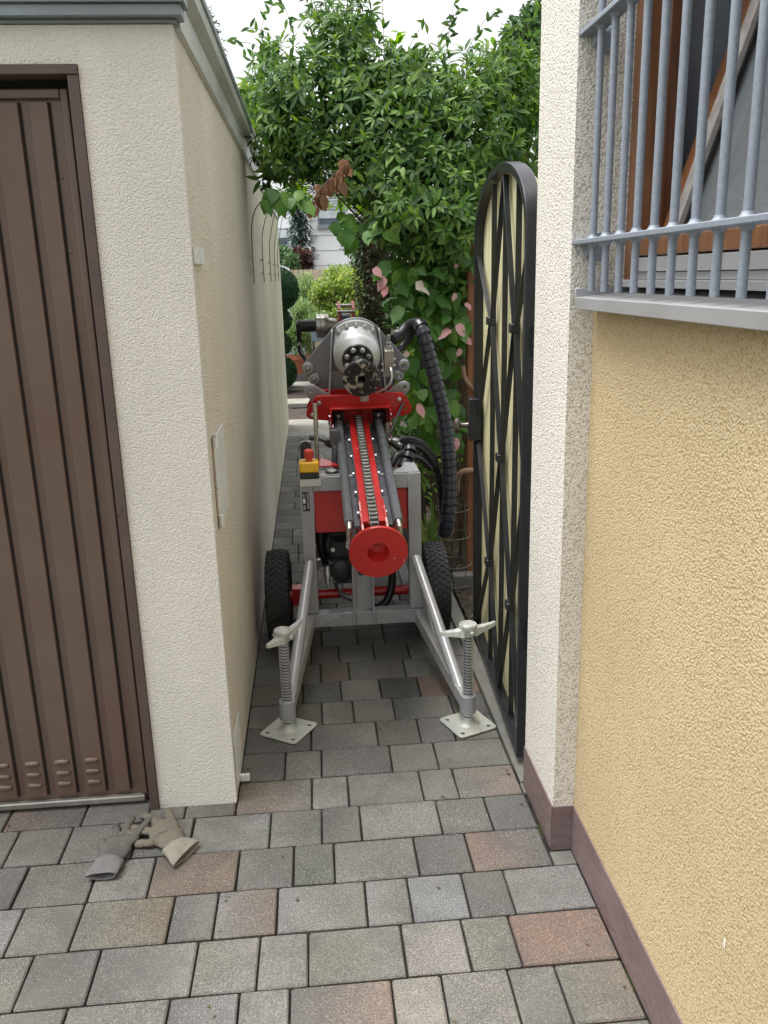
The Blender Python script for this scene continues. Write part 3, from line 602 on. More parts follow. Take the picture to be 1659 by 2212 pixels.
# ------------------------------------------------------------------ drill rig
def rig():
    t = thing('drill_rig', 'two-wheeled red and grey drilling rig with a tilted chain-driven mast', 'drilling rig', (.168, 3.4, 0))
    FY = 3.30; XL, XR = -.077, .410; ZT = .785; T = .052
    # front frame
    s = B()
    s.box(XL, XL+T, FY, FY+T, .20, ZT-.0005); s.box(XR-T, XR, FY, FY+T, .20, ZT-.0005); s.box(XL+T, XR-T, FY+.0006, FY+T, ZT-.062, ZT-.001)
    s.box(XL+.005, XR-.005, FY-.002, FY+T, .137, .198)
    # side rails back, rear frame
    for x0, x1 in ((XL+.001, XL+.045), (XR-.045, XR-.001)):
        s.box(x0, x1, FY+T+.0005, 4.05, .138, .178); s.box(x0, x1, FY+T+.0005, 4.05, ZT-.05, ZT-.002); s.box(x0, x1, 4.0505, 4.10, .138, ZT-.002)
    s.box(XL+.046, XR-.046, 4.052, 4.098, .14, .18); s.box(XL+.046, XR-.046, 3.72, 3.76, .30, .355)
    s.build('chassis_frame', M_grey, t, bevel=.003)
    # top deck plates
    s = B(); s.box(XL+.002, XL+.19, FY+.004, FY+.09, ZT+.0004, ZT+.004); s.plate([(.31, FY+.004), (XR-.004, FY+.004), (XR-.004, FY+.16), (XR-.04, FY+.20), (XR-.07, FY+.09), (.31, FY+.06)], [], lambda a, b, d: V((a, b, d)), ZT+.0004, ZT+.004)
    s.build('deck_plate', M_grey, t, bevel=.001)
    s = B(); s.lathe((.055, FY+.045, ZT+.0042), (0, 0, 1), [(0, .028), (.006, .027), (.008, .02)], 20); cap = s.build('filler_cap', M_black, t)
    B().lathe((.055, FY+.045, ZT+.0122), (0, 0, 1), [(0, .02), (.004, .018), (.006, .01)], 20).build('dial', M_silver, cap)
    # red tank behind the front frame
    s = B(); s.box(XL+T+.002, XR-T-.002, FY+.016, FY+.30, .545, ZT-.064); s.build('red_tank', M_red, t, bevel=.004)
    s = B(); s.box(XL+.047, XL+.052, FY+.06, 4.0, .2, .545); s.build('side_panel', M_redd, t)
    # cross member gussets
    s = B()
    for x0, sg in ((XL+.03, 1), (XR-.03, -1)): s.prism([(x0, .137), (x0, .199), (x0+sg*.12, .199), (x0+sg*.135, .192)], lambda a, b, d: V((a, d, b)), FY-.010, FY-.0025)
    s.build('gusset', M_grey, t, bevel=.001)
    # centre post (channel with slot)
    s = B()
    slot = [(.158+.019*math.cos(R_(a)), .36+.019*math.sin(R_(a))) for a in range(180, 361, 20)]+[(.158+.019*math.cos(R_(a)), .60+.019*math.sin(R_(a))) for a in range(0, 181, 20)]
    x0, x1, zb, zt = .124, .200, .205, .70
    pts = slot; L_ = [p for p in slot if p[0] <= .158]; 
    s.box(x0, .139, FY+.012, FY+.018, zb, zt); s.box(.177, x1, FY+.012, FY+.018, zb, zt); s.box(.139, .177, FY+.012, FY+.018, zb, .352)
    for sg in (-1, 1):                                    # rounded slot end
        q = [(.158+sg*.019, .352), (.158+sg*.019, .372)]+[(.158+sg*.019*math.cos(R_(a)), .372-.019*math.sin(R_(a))) for a in (20, 40, 60, 80)]+[(.158, .352)]
        s.prism(q, lambda a, b, d: V((a, d, b)), FY+.012, FY+.018)
    s.box(x0-.006, x0, FY-.030, FY+.055, .155, zt+.02); s.box(x1, x1+.006, FY-.030, FY+.055, .155, zt)
    s.build('centre_post', M_grey, t, bevel=.001)
    s = B(); s.cyl((.158, FY+.045, .33), (.158, FY+.045, .66), .010); s.lathe((.158, FY+.045, .36), (0, 0, 1), [(0, .008), (.0, .014), (.03, .014), (.03, .008)], 6); s.build('tie_rod', M_steel, t)
    # axle and wheels
    s = B(); s.cyl((XL-.075, 3.51, .205), (XR+.075, 3.51, .205), .021, n=20); s.box(XL-.062, XL-.004, 3.48, 3.54, .17, .245); s.build('axle', M_red, t)
    for cx in (-.196, .488):
        wroot = B(); prof = [(-.050, .130), (-.053, .165), (-.050, .188), (-.040, .199), (-.02, .2035), (.02, .2035), (.040, .199), (.050, .188), (.053, .165), (.050, .130)]
        wroot.lathe((cx, 3.51, .205), (1, 0, 0), prof, 64, False)
        wh = wroot.build('wheel', M_rub, t)
        tr = B(); nb = 46
        for i in range(nb):
            for r_, (x0, x1) in enumerate(((-.046, -.030), (-.026, -.010), (-.006, .006), (.010, .026), (.030, .046))):
                a0 = 2*math.pi*(i+(.5 if r_ % 2 else 0))/nb; da = 2*math.pi/nb*.40*(1.12 if r_ == 2 else 1)
                rb = .2025 if r_ in (0, 4) else .203; rt = .2035 if r_ in (0, 4) else .2085
                sl = .35*da*(1 if r_ < 2 else -1 if r_ > 2 else 0)
                vs = []
                for rr, e0 in ((rb-.008, 1), (rt, .92)):
                    for (xx, dd) in ((x0, -da*e0+sl), (x1, -da*e0-sl), (x1, da*e0-sl), (x0, da*e0+sl)):
                        aa = a0+dd; vs.append((cx+xx, 3.51+rr*math.cos(aa), .205+rr*math.sin(aa)))
                tr.add(vs, [(0, 1, 2, 3), (4, 7, 6, 5), (0, 4, 5, 1), (1, 5, 6, 2), (2, 6, 7, 3), (3, 7, 4, 0)])
        stuff_ = tr.build('tread', M_rub, wh)
        rm = B(); rm.lathe((cx, 3.51, .205), (1, 0, 0), [(-.045, .132), (-.045, .118), (-.01, .105), (-.008, .03), (.008, .03), (.01, .105), (.045, .118), (.045, .132)], 32); rm.build('rim', M_yel if cx > 0 else M_redd, wh)
    # braces and outrigger legs
    for sg, xu, fx, fy in ((-1, -.052, -.148, 2.712), (1, .382, .489, 2.672)):
        q = V((fx, fy, .085)); up_ = V((xu, FY-.022, .43)); tip = q+(V((xu, FY, .085))-q).normalized()*.05
        B().cyl(up_, tip, .0205, n=20).build('brace_tube', M_grey, t)
        B().bar((xu+sg*.012, FY+.01, .167), q+(V((xu+sg*.012, FY, .12))-q).normalized()*.022, .042, .052).build('outrigger_leg', M_greyw, t, bevel=.003)
        B().prism([(FY-.01, .19), (FY-.01, .30), (FY-.16, .18)], lambda a, b, d: V((xu+sg*.028+d+(FY-a)*sg*.12, a, b)), -.003, .003).build('gusset', M_grey, t)
        B().lathe((fx, fy, .052), (0, 0, 1), [(0, .024), (0, .0285), (.068, .0285), (.068, .0225)], 28).build('sleeve', M_grey, t, bevel=.001)
        # screw jack
        j = B(); pr = []; z = .028
        while z < .352:
            j.lathe((fx, fy, z), (.10, 0, 1), [(0, .0150), (.0016, .0186), (.0058, .0189), (.0074, .0150)], 24, False); z += .0112
        jk = j.build('jack_screw', M_galvj, t, sharp=60)
        B().lathe((fx, fy, .02), (0, 0, 1), [(0, .0155), (.355, .0155), (.355, .0095), (.28, .0095)], 24, False).build('screw_core', M_dsteel, jk)  # dark core colour stands in for the shade between the threads
        # foot plate
        fp = B(); th = R_(58 if sg < 0 else 22); c, s_ = math.cos(th), math.sin(th); h = .077; rc = .016
        outl = []
        for (sx, sy, a0) in ((1, 1, 0), (-1, 1, 90), (-1, -1, 180), (1, -1, 270)):
            for k in range(4): a = R_(a0+k*30); outl.append((sx*(h-rc)+rc*math.cos(a), sy*(h-rc)+rc*math.sin(a)))
        def fn(a, b, d):
            r2 = max(abs(a), abs(b))/h; rad = math.hypot(a, b)
            lift = .010*max(0, 1-rad/.05)
            return V((fx+a*c-b*s_, fy+a*s_+b*c, d+lift))
        fp.plate(outl, [(sx*.053, sy*.053, .0075) for sx, sy in ((1, 1), (-1, -1), (1, -1), (-1, 1))], fn, .003, .0085)
        fp.lathe((fx, fy, .008), (0, 0, 1), [(0, .040), (.004, .030), (.012, .023), (.022, .0205)], 24)
        fp.build('foot_plate', M_foot, t, bevel=.0012)
        # wing nut
        nb = B(); nb.lathe((fx, fy, .345), (0, 0, 1), [(0, .021), (.004, .024), (.022, .026), (.030, .031), (.036, .0315), (.044, .0305), (.044, .026), (.038, .0245), (.038, .0195), (.042, .019)], 28)
        if sg < 0: ends = ((-.199, 2.632), (-.088, 2.838))
        else: ends = ((.388, 2.655), (.594, 2.718))
        for e in ends:
            ev = V((e[0], e[1], .362)); c0 = V((fx, fy, .362)); dv = (ev-c0); ln = dv.length; dv.normalize(); sd_ = V((-dv.y, dv.x, 0)); zz = V((0, 0, 1)); vs = []; sec = []
            for k, (f, wd, hb, ht) in enumerate(((.018/ln, .024, -.018, .014), (.45, .017, -.012, .008), (.8, .011, -.007, .009), (1, .006, -.003, .012))):
                cc = c0+dv*(ln*f); vs += [cc-sd_*wd+zz*hb, cc+sd_*wd+zz*hb, cc+sd_*wd*.7+zz*ht, cc-sd_*wd*.7+zz*ht]
            fs = [(3, 2, 1, 0), (12, 13, 14, 15)]
            for k in range(3):
                for i in range(4): fs.append((k*4+i, k*4+(i+1) % 4, (k+1)*4+(i+1) % 4, (k+1)*4+i))
            nb.add(vs, fs)
        dvv = V((ends[1][0]-ends[0][0], ends[1][1]-ends[0][1], 0)).normalized(); pp = V((-dvv.y, dvv.x, 0))
        for sgn in (-1, 1): nb.lathe(V((fx, fy, .364))+pp*sgn*.026, pp*sgn, [(0, .0085), (.012, .0085)], 6)
        nb.build('wing_nut', M_nut, t, bevel=.0018)
    # ---------------- mast
    a = V((0, math.cos(R_(15)), math.sin(R_(15)))); n = V((0, -a.z, a.y)); M0 = V((.190, 2.8, .62)); X = V((1, 0, 0))
    def S(x, s_, h): return M0+X*x+a*s_+n*h
    def sbox(mb, x0, x1, s0, s1, h0, h1):
        mb.add([S(x, q, h) for h in (h0, h1) for x, q in ((x0, s0), (x1, s0), (x1, s1), (x0, s1))], [(0, 3, 2, 1), (4, 5, 6, 7), (0, 1, 5, 4), (1, 2, 6, 5), (2, 3, 7, 6), (3, 0, 4, 7)]); return mb
    d = B(); d.lathe(S(.006, 0, 0), -a, [(-.012, .046), (-.012, .1035), (0, .104), (0.001, .1035), (.001, .0395), (-.004, .039), (-.030, .037), (-.044, .028), (-.048, 0)], 56, False)
    d.build('end_disc', M_redw, t, sharp=30)
    sbox(sbox(B(), -.040, .040, .125, 2.25, -.055, .046), -.040, .040, .055, .10, -.055, -.02).build('feed_beam', M_red, t, bevel=.002)
    sbox(B(), -.042, -.019, .1255, 2.24, .0465, .053).build('beam_flange', M_redw, t); sbox(B(), .019, .042, .1255, 2.24, .0465, .053).build('beam_flange', M_redw, t)
    for sg in (-1, 1):
        cb = B(); cb.prism([(.006, -.06), (.006, .05), (.05, .07), (.27, .062), (.27, .05), (.13, .03), (.125, -.06)], lambda p, q, dd: S(dd, p, q), sg*.0405, sg*.0475 if sg > 0 else -.0475)
        cb.build('end_cheek', M_redww, t, bevel=.001)
        rl = B(); sbox(rl, min(sg*.0476, sg*.078), max(sg*.0476, sg*.078), .15, 2.2, .010, .022); sbox(rl, min(sg*.041, sg*.0475), max(sg*.041, sg*.0475), .28, 2.2, -.05, .040); sbox(rl, min(sg*.072, sg*.078), max(sg*.072, sg*.078), .15, 2.2, .0225, .034)
        rl.build('slide_rail', M_dsteel, t, bevel=.001)
        bo = B()
        for k in range(7):
            q = .22+k*.155
            bo = B(); bo.lathe(S(sg*.0475, q, .033), X*sg, [(0, .0075), (.007, .0075)], 6); bo.build('rail_bolt', M_bolt, t)
        # feed cylinders
        cx = sg*.089; cy = B(); cy.lathe(S(cx, .13, .045), a, [(0, .015), (0.003, .018), (.85, .018), (.86, .0195), (.885, .0195)], 20); cyo = cy.build('feed_cylinder', M_cyl, t)
        el = B(); el.tube([S(cx, .145, .045), S(cx, .118, .046), S(cx+sg*.001, .103, .040), S(cx+sg*.001, .098, .024), S(cx+sg*.001, .096, -.012)], .0105, 12); el.lathe(S(cx+sg*.001, .096, -.012), -n, [(0, .014), (.012, .014), (.012, .010), (.03, .010)], 6); el.build('elbow_fitting', M_steel, cyo)
        bk = B(); sbox(bk, cx-.022, cx+.030 if sg > 0 else cx+.022, 1.005, 1.035, -.01, .088); bk.lathe(S(cx, 1.004, .045), -a, [(0, .025), (.012, .024), (.018, .018)], 20); bk.build('cylinder_bracket', M_black, t, bevel=.004)
        B().lathe(S(cx, 1.004, .077), -a, [(0, .008), (.007, .008)], 6).build('bracket_bolt', M_bolt, t)
    # chain
    ch = B(); pit = .0285; k = 0; q = .075
    while q < 2.2:
        hh = .060 if q > .12 else .060-(.12-q)*.12
        ch.cyl(S(-.0115, q, hh), S(.0115, q, hh), .0088, n=10)
        xo = .0142 if k % 2 else .0120
        for sx in (-1, 1):
            x0, x1 = sorted((sx*xo, sx*(xo+.0022)))
            ch.prism([(q-.004, hh-.008), (q-.006, hh), (q-.004, hh+.0088), (q+.008, hh+.006), (q+pit-.008, hh+.006), (q+pit+.004, hh+.0088), (q+pit+.006, hh), (q+pit+.004, hh-.008)], lambda p, r, dd: S(dd, p, r), x0, x1)
        q += pit; k += 1
    ch.build('drive_chain', mat('oiled_chain', (.17, .165, .155), .36, metal=.75, var=.3, scale=60), t, sharp=30)
    s = B(); s.lathe(S(-.036, .068, .028), X, [(0, .006), (.004, .020), (.016, .020), (.018, .030), (.022, .033), (.050, .033), (.054, .030), (.056, .020), (.068, .020), (.072, .006)], 24); s.build('idler_roller', M_dsteel, t)
    s = B(); s.tube([S(-.10, .10, -.03), S(-.06, .085, -.028), S(-.047, .08, -.026)], .011, 8); s.lathe(S(-.075, .088, -.029), X, [(0, .015), (.02, .015)], 6); s.build('grease_fitting', M_bolt, t)
    # red cradle plate
    def C1(px_, py_, s0=1.02): return ((px_-793)*.000342, .3+(795.2-(656.6+py_*.1667))/470.)
    ear = lambda cx, cy, r, a0, a1: [(cx+r*math.cos(R_(a0+(a1-a0)*i/5)), cy+r*math.sin(R_(a0+(a1-a0)*i/5))) for i in range(6)]
    LU, RU, LL, RL = C1(290, 1240), C1(1320, 1230), C1(195, 1395), C1(1405, 1375)
    outl = ear(*RU, .026, 90, 30)+ear(*RL, .028, 20, -80)+[C1(1210, 1490), C1(1190, 1480), C1(1190, 1330), C1(430, 1330), C1(430, 1480), C1(420, 1500)]+ear(*LL, .027, -90, -200)+ear(*LU, .026, 150, 90)
    pl = B(); pl.plate(outl, [(RL[0], RL[1], .009)], lambda p, q, dd: S(p, dd, q), .985, .997); crad = pl.build('cradle_plate', M_red, t, bevel=.002)
    pl = B(); pl.plate(outl, [], lambda p, q, dd: S(p*.99, dd, q-.002), 1.06, 1.07); pl.build('cradle_plate', M_red, t, bevel=.002)
    s = B()
    sbox(s, -.126, .138, .955, 1.06, .127, .133); sbox(s, -.126, -.121, .93, 1.06, -.06, .1265); sbox(s, .133, .138, .93, 1.06, -.06, .1265); s.build('cradle_portal', M_red, t, bevel=.001)
    s = B(); sbox(s, -.12, .132, 1.036, 1.05, .02, .126); s.build('cradle_back', M_redd, t)
    for (c_, hole) in ((LU, 0), (RU, 0), (LL, 0)):
        b_ = B(); b_.lathe(S(c_[0], .985, c_[1]), -a, [(0, .021), (.004, .021), (.004, .016)], 20); o_ = b_.build('boss', M_red, crad)
        B().lathe(S(c_[0], .980, c_[1]), -a, [(0, .0095), (.010, .009), (.013, .005)], 14).build('pin', M_bolt, o_)
    for q in (-.125, .137):
        for hh in (.09, .04, .01, -.02): s = B(); s.lathe(S(q, .97, hh), X*(1 if q > 0 else -1), [(0, .006), (.008, .006)], 6); s.build('portal_bolt', M_bolt, t)
    # grey head carrier
    hc = .347
    arc_ = [(.134*math.cos(R_(a_)), hc+.134*math.sin(R_(a_))) for a_ in range(30, 151, 10)]
    outl = [(.228, .235)]+ear(.215, .262, .026, -60, 50)+arc_+ear(-.213, .262, .026, 130, 240)+[(-.215, .21), (-.15, .14), (.15, .14)]
    hd = B(); hd.plate(outl, [(.215, .262, .011), (.190, .215, .013)], lambda p, q, dd: S(p, dd, q), 1.13, 1.142); carr = hd.build('head_carrier', M_steelp, t, bevel=.002)
    rm = B(); rim = [(.134*math.cos(R_(a_)), hc+.134*math.sin(R_(a_))) for a_ in range(32, 149, 6)]
    for p_, q_ in zip(rim, rim[1:]): rm.bar(S(p_[0], 1.10, p_[1]), S(q_[0], 1.10, q_[1]), .075, .005, up=V((0, 0, 1)))
    rm.build('carrier_rim', M_steelp, carr) if False else None
    for sg in (-1, 1):
        g = B(); x0, x1 = sg*.103, sg*.128
        g.add([S(x0-.003, 1.129, .435), S(x0+.003, 1.129, .435), S(x1+.003, 1.129, .14), S(x1-.003, 1.129, .14), S(x0-.003, 1.085, .437), S(x0+.003, 1.085, .437), S(x1+.003, 1.02, .14), S(x1-.003, 1.02, .14)], [(0, 1, 2, 3), (7, 6, 5, 4), (0, 4, 5, 1), (1, 5, 6, 2), (2, 6, 7, 3), (3, 7, 4, 0)])
        g.build('rib', M_grey, carr, bevel=.001)
        for (bx, bh) in ((sg*.214, .262), (sg*.190, .213)):
            b_ = B(); b_.lathe(S(bx, 1.129, bh), -a, [(0, .026), (.02, .025), (.022, .022), (.022, .012), (.0, .011)], 24, False); b_.build('boss', M_grey, carr)
            if sg < 0: B().lathe(S(bx, 1.12, bh), -a, [(0, .011), (.014, .010), (.018, .006)], 12).build('pin', M_steel, carr)
        ew = B(); cE = (sg*.208, .190)
        if sg > 0: pts = ear(*cE, .027, -35, 125)+[(.095, .145), (.14, .125), (.20, .125)]
        else: pts = [(-.20, .125), (-.14, .125), (-.095, .145)]+ear(*cE, .027, 55, 215)
        ew.plate(pts, [(cE[0], cE[1], .010)], lambda p, q, dd: S(p, dd, q), 1.035, 1.046); ew.build('lug_plate', M_grey, t, bevel=.002)
        b_ = B(); b_.lathe(S(cE[0], 1.034, cE[1]), -a, [(0, .021), (.004, .021), (.004, .0105), (0, .0105)], 20, False); b_.build('boss', M_grey, t)
    s = B(); sbox(s, -.124, .124, 1.02, 1.129, .139, .145); sbox(s, -.12, .12, 1.121, 1.1285, .145, .245); s.build('carrier_base', M_grey, t, bevel=.001)
    # gearbox
    g = B(); pts = [(.112*math.cos(R_(x)), .112*math.sin(R_(x))) for x in range(210, -31, -15)]
    fl = [(-.112, -.02)]+[(.128*math.cos(R_(x)), .128*math.sin(R_(x))) for x in range(130, 49, -10)]+[(.112, -.02)]+[(.1*math.cos(R_(x)), .1*math.sin(R_(x))) for x in range(-10, -171, -16)]
    g.plate(fl, [], lambda p, q, dd: S(p, dd, hc+q), 1.105, 1.129)
    g.lathe(S(0, 1.105, hc), -a, [(0, .108), (.012, .106), (.020, .1025), (.085, .1015), (.092, .099), (.105, .088), (.118, .073), (.123, .068)], 48); gb = g.build('gearbox', M_silver, t, sharp=28)
    for x in (130, 110, 90, 70, 50):
        b_ = B(); c_ = S(.1165*math.cos(R_(x)), 1.104, hc+.1165*math.sin(R_(x))); b_.lathe(c_, -a, [(0, .0115), (.003, .0115), (.003, .009), (.012, .009), (.016, .004)], 12); b_.build('bolt', M_bolt, gb)
    s = B(); c_ = S(-.052, 1.012, hc+.068); s.box(0, 0, 0, 0, 0, 0) if False else None
    s = B(); s.lathe(S(0, .985, hc), -a, [(0, .067), (.014, .067), (.016, .064), (.016, .03), (.016, .027), (.03, .026), (.14, .024), (.17, .022)], 36); bf = s.build('output_flange', M_black, t, sharp=28)
    for x in range(10, 371, 45):
        b_ = B(); b_.lathe(S(.050*math.cos(R_(x+12)), .969, hc+.050*math.sin(R_(x+12))), -a, [(0, .011), (.012, .0108), (.015, .008)], 14); b_.build('bolt', M_bolt, bf)
    s = B(); s.lathe(S(.001, .925, hc), -a, [(-.02, .03), (.10, .03), (.135, .032), (.145, .050), (.148, .074), (.150, .0765), (.172, .0765), (.175, .074), (.175, .026), (.182, .0255), (.182, .0165), (.12, .016)], 48, False)
    hub = s.build('drill_flange', M_mud, t, sharp=28)
    s = B(); s.box(0, 0, 0, 0, 0, 0) if False else None
    sbox(B(), -.004, .030, .76, .767, hc-.102, hc-.066).build('flange_key', mat('muddy_steel', (.35, .34, .31), .4, metal=.5, var=.4, scale=60), hub, bevel=.002)
    sbox(B(), .012, .030, .86, .90, hc+.01, hc+.03).build('shaft_key', M_bolt, hub, bevel=.002)
    sbox(B(), .008, .020, 1.0, 1.01, .12, .13) if False else None
    # valve block with pipe
    vb = B(); sbox(vb, .122, .162, 1.05, 1.10, .235, .355); vbo = vb.build('valve_block', mat('plated_block', (.42, .41, .36), .4, metal=.6, var=.08), t, bevel=.002)
    s = B(); s.lathe(S(.142, 1.075, .356), n, [(0, .016), (.014, .016), (.014, .011), (.03, .011), (.03, .007), (.062, .007)], 6); s.build('adjuster', M_bolt, vbo)
    s = B(); s.tube([S(.146, 1.045, .285), S(.148, 1.02, .275), S(.150, 1.005, .25), S(.142, .995, .225), S(.12, .99, .205), S(.088, 1.0, .185), S(.06, 1.02, .175)], .0065, 10); s.lathe(S(.146, 1.049, .285), -a, [(0, .014), (.014, .014)], 6); s.build('pipe', M_steel, vbo)
    for hh in (.31, .28):
        for oo, dd, rr in ((S(.163, 1.07, hh), X, .006), (S(.112, 1.05, hh-.01), -a, .007)): B().lathe(oo, dd, [(0, rr), (.008, rr)], 8).build('screw', M_bolt, vbo)
    # right hand fitting, curved pipe on portal
    s = B(); s.lathe(at(848, 718, 3.86), at(876, 718, 3.9)-at(848, 718, 3.86), [(0, .012), (.02, .012), (.02, .016), (.034, .016), (.034, .013), (.085, .013)], 12); s.build('hose_fitting', M_bolt, t)
    pth = [at(872, 867, 3.72), at(860, 895, 3.70), at(848, 925, 3.68), at(838, 940, 3.67), at(831, 943, 3.67), at(828, 935, 3.68)]
    s = B(); s.tube(smooth(pth), .0055, 8); s.build('curved_pipe', M_dsteel, t)
    # upper mast end: sprocket plates, drum, motor
    for xo in (-.042, .036):
        s = B(); s.prism([(2.02, -.06), (2.02, .13), (2.07, .235), (2.17, .25), (2.22, .22), (2.25, .1), (2.25, -.06)], lambda p, q, dd: S(dd, p, q), xo, xo+.014); s.build('head_plate', M_red, t, bevel=.001)
    s = B(); s.cyl(S(-.05, 2.06, .222), S(.05, 2.06, .222), .008); s.cyl(S(-.05, 2.16, .225), S(.05, 2.16, .225), .009); s.build('cross_bolts', M_steel, t)
    s = B()
    for k in range(7): s.cyl(S(-.016, 2.03, .06+k*.018), S(.016, 2.03, .06+k*.018), .007, n=8)
    s.lathe(S(-.024, 2.12, .15), X, [(0, .05), (.048, .05)], 14); s.build('top_sprocket', M_dsteel, t)
    s = B(); s.lathe(S(-.095, 2.12, .125), -X, [(-.045, .038), (0, .045), (0, .062), (.02, .066), (.021, .064), (.022, .066), (.045, .066), (.046, .064), (.047, .066), (.068, .066), (.072, .05)], 32); dr = s.build('drive_drum', M_steel, t, sharp=28)
    s = B(); s.lathe(S(-.167, 2.12, .13), -X, [(0, .034), (.085, .034), (.09, .03), (.105, .03)], 20); sbox(s, -.275, -.25, 2.09, 2.15, .04, .15); s.build('drive_motor', M_black, t)
    s = B(); s.tube(smooth([S(-.262, 2.1, .04), S(-.262, 2.07, .0), S(-.235, 2.03, -.03), S(-.20, 1.95, -.06), S(-.15, 1.8, -.10), S(-.1, 1.6, -.1)]), .010, 10); s.build('motor_hose', M_hose, t)
    s = B(); s.tube([S(-.262, 2.1, .045), S(-.262, 2.085, .01), S(-.245, 2.05, -.02)], .012, 8); s.build('motor_fitting', M_bolt, t)
    # controls
    bx = B(); bx.box(XL+.003, XL+.078, FY-.012, FY+.05, ZT-.006, ZT+.019); base = bx.build('emergency_stop', M_black, t, bevel=.003)
    B().box(XL+.002, XL+.079, FY-.014, FY+.052, ZT+.0195, ZT+.062).build('housing', M_yel, base, bevel=.006)
    s = B(); s.lathe((XL+.042, FY+.019, ZT+.0625), (0, 0, 1), [(0, .014), (.008, .014), (.010, .017), (.014, .0195), (.040, .0195), (.046, .015), (.047, 0)], 24); s.build('mushroom_button', M_mush, base)
    s = B(); s.box(XL+.002, XL+.085, FY-.010, FY+.04, ZT-.036, ZT-.0065); s.build('stop_bracket', M_zincl, t, bevel=.001)
    s = B(); s.cyl((-.002, 3.50, .79), (-.002, 3.50, 1.05), .009); s.build('control_rod', M_steel, t)
    s = B(); s.tube([at(668, 945, 3.52), at(686, 948, 3.52)], .011, 10); s.tube([at(686, 948, 3.52), at(705, 955, 3.54)], .006, 8); s.tube([at(705, 955, 3.54), at(716, 962, 3.55)], .014, 10); s.build('control_lever', M_black, t)
    s = B(); s.box(.055, .10, 3.53, 3.6, .86, .93); s.tube([V((.075, 3.53, .86)), V((.07, 3.5, .80)), V((.085, 3.48, .74))], .014, 10); s.build('control_valve', M_dsteel, t, bevel=.003)
    s = B(); s.tube([at(657, 990, 3.42), at(657, 970, 3.42), at(660, 965, 3.42)], .016, 12); s.lathe(at(660, 966, 3.42), V((0, -1, .1)), [(-.015, .024), (.015, .024)], 16); s.build('black_grip', M_hose, t)
    s = B(); s.prism([(.0, 3.4), (.09, 3.4), (.02, 3.56), (-.03, 3.56)], lambda p, q, dd: V((p, q, dd)), .80, .806); s.build('red_bracket', M_red, t)
    # rating plate with lettering
    rp = B(); rp.box(XL+.008, XL+.036, FY-.0016, FY-.0003, .645, .725); rpo = rp.build('rating_plate', M_black, t)
    s = B(); s.box(XL+.010, XL+.020, FY-.0026, FY-.0018, .678, .697)
    for k, z in enumerate((.652, .657, .662, .667, .703, .708, .713)): s.box(XL+.0105, XL+.0105+(.010 if k % 2 else .007), FY-.0026, FY-.0018, z, z+.0018)
    s.build('plate_print', M_white, rpo)
    cu = bpy.data.curves.new('plate_lettering', 'FONT'); cu.body = 'Lifted Combi'; cu.size = .0125; cu.extrude = .0002
    tm = bpy.data.objects.new('plate_lettering', cu); col.objects.link(tm); tm.matrix_world = Matrix.Translation((XL+.0265, FY-.0018, .722)) @ Matrix.Rotation(R_(90), 4, 'Y') @ Matrix.Rotation(R_(90), 4, 'X')
    bpy.context.view_layer.update()
    me = bpy.data.meshes.new_from_object(tm.evaluated_get(bpy.context.evaluated_depsgraph_get())); mo = bpy.data.objects.new('lettering', me); col.objects.link(mo); me.transform(tm.matrix_world); me.materials.clear(); me.materials.append(M_white)
    bpy.data.objects.remove(tm); mo.parent = rpo; mo.matrix_parent_inverse = rpo.matrix_world.inverted()
    # pump and motor under the tank
    s = B(); s.lathe((.075, 3.70, .43), (0, -1, 0), [(0, .10), (.14, .10), (.16, .085), (.18, .08), (.20, .06)], 32); s.build('engine_housing', M_dsteel, t, sharp=30)
    s = B(); s.box(.035, .125, 3.40, 3.49, .40, .475); s.box(.040, .120, 3.37, 3.48, .30, .41); s.lathe((.08, 3.39, .36), (0, -1, 0), [(0, .052), (.03, .050), (.034, .044)], 24); pm = s.build('hydraulic_pump', M_black, t, bevel=.004)
    for px_, pz in ((.047, .315), (.113, .315), (.047, .395), (.113, .395), (.045, .455)):
        B().lathe((px_, 3.369, pz), (0, -1, 0), [(0, .0085), (.006, .0085), (.006, .005), (.003, .005)], 12).build('bolt', M_dsteel if pz < .45 else M_bolt, pm)
    s = B(); s.lathe((.018, 3.37, .385), (0, 0, -1), [(0, .014), (.02, .016), (.05, .016), (.05, .012), (.075, .012), (.075, .008), (.10, .008)], 12); s.tube([V((.018, 3.37, .37)), V((.04, 3.38, .37))], .010, 8); s.build('pump_fitting', M_bolt, t)
    s = B(); s.lathe((.30, 3.60, .40), (0, 1, 0), [(0, .04), (.02, .10), (.3, .10), (.32, .04)], 28); s.build('fuel_drum', M_dsteel, t)
    s = B(); s.tube(smooth([V((.02, 3.42, .66)), V((-.005, 3.4, .52)), V((.0, 3.42, .42)), V((.03, 3.5, .30))]), .014, 10); s.build('drain_hose', M_hose, t)
    s = B(); s.tube(smooth([V((.285, 3.46, .50)), V((.295, 3.44, .36)), V((.295, 3.44, .26)), V((.27, 3.43, .19)), V((.23, 3.42, .165)), V((.19, 3.44, .17))]), .017, 12); s.build('drain_hose', M_hose, t)
    s = B(); s.tube(smooth([V((.06, 3.55, .25)), V((.07, 3.5, .21)), V((.13, 3.47, .19)), V((.16, 3.46, .19))]), .014, 10); s.build('exhaust_pipe', M_steel, t)
    # hoses on the right
    P1 = smooth([at(846, 735, 3.84), at(862, 725, 3.88), at(878, 708, 3.9), at(893, 700, 3.88), at(905, 700, 3.84), at(914, 722, 3.80), at(925, 765, 3.79), at(937, 812, 3.78), at(950, 862, 3.77), at(960, 910, 3.76), at(966, 960, 3.75), at(970, 1010, 3.74), at(971, 1060, 3.73), at(968, 1105, 3.72), at(963, 1140, 3.72), at(958, 1156, 3.73)], 6)
    r0 = []; 
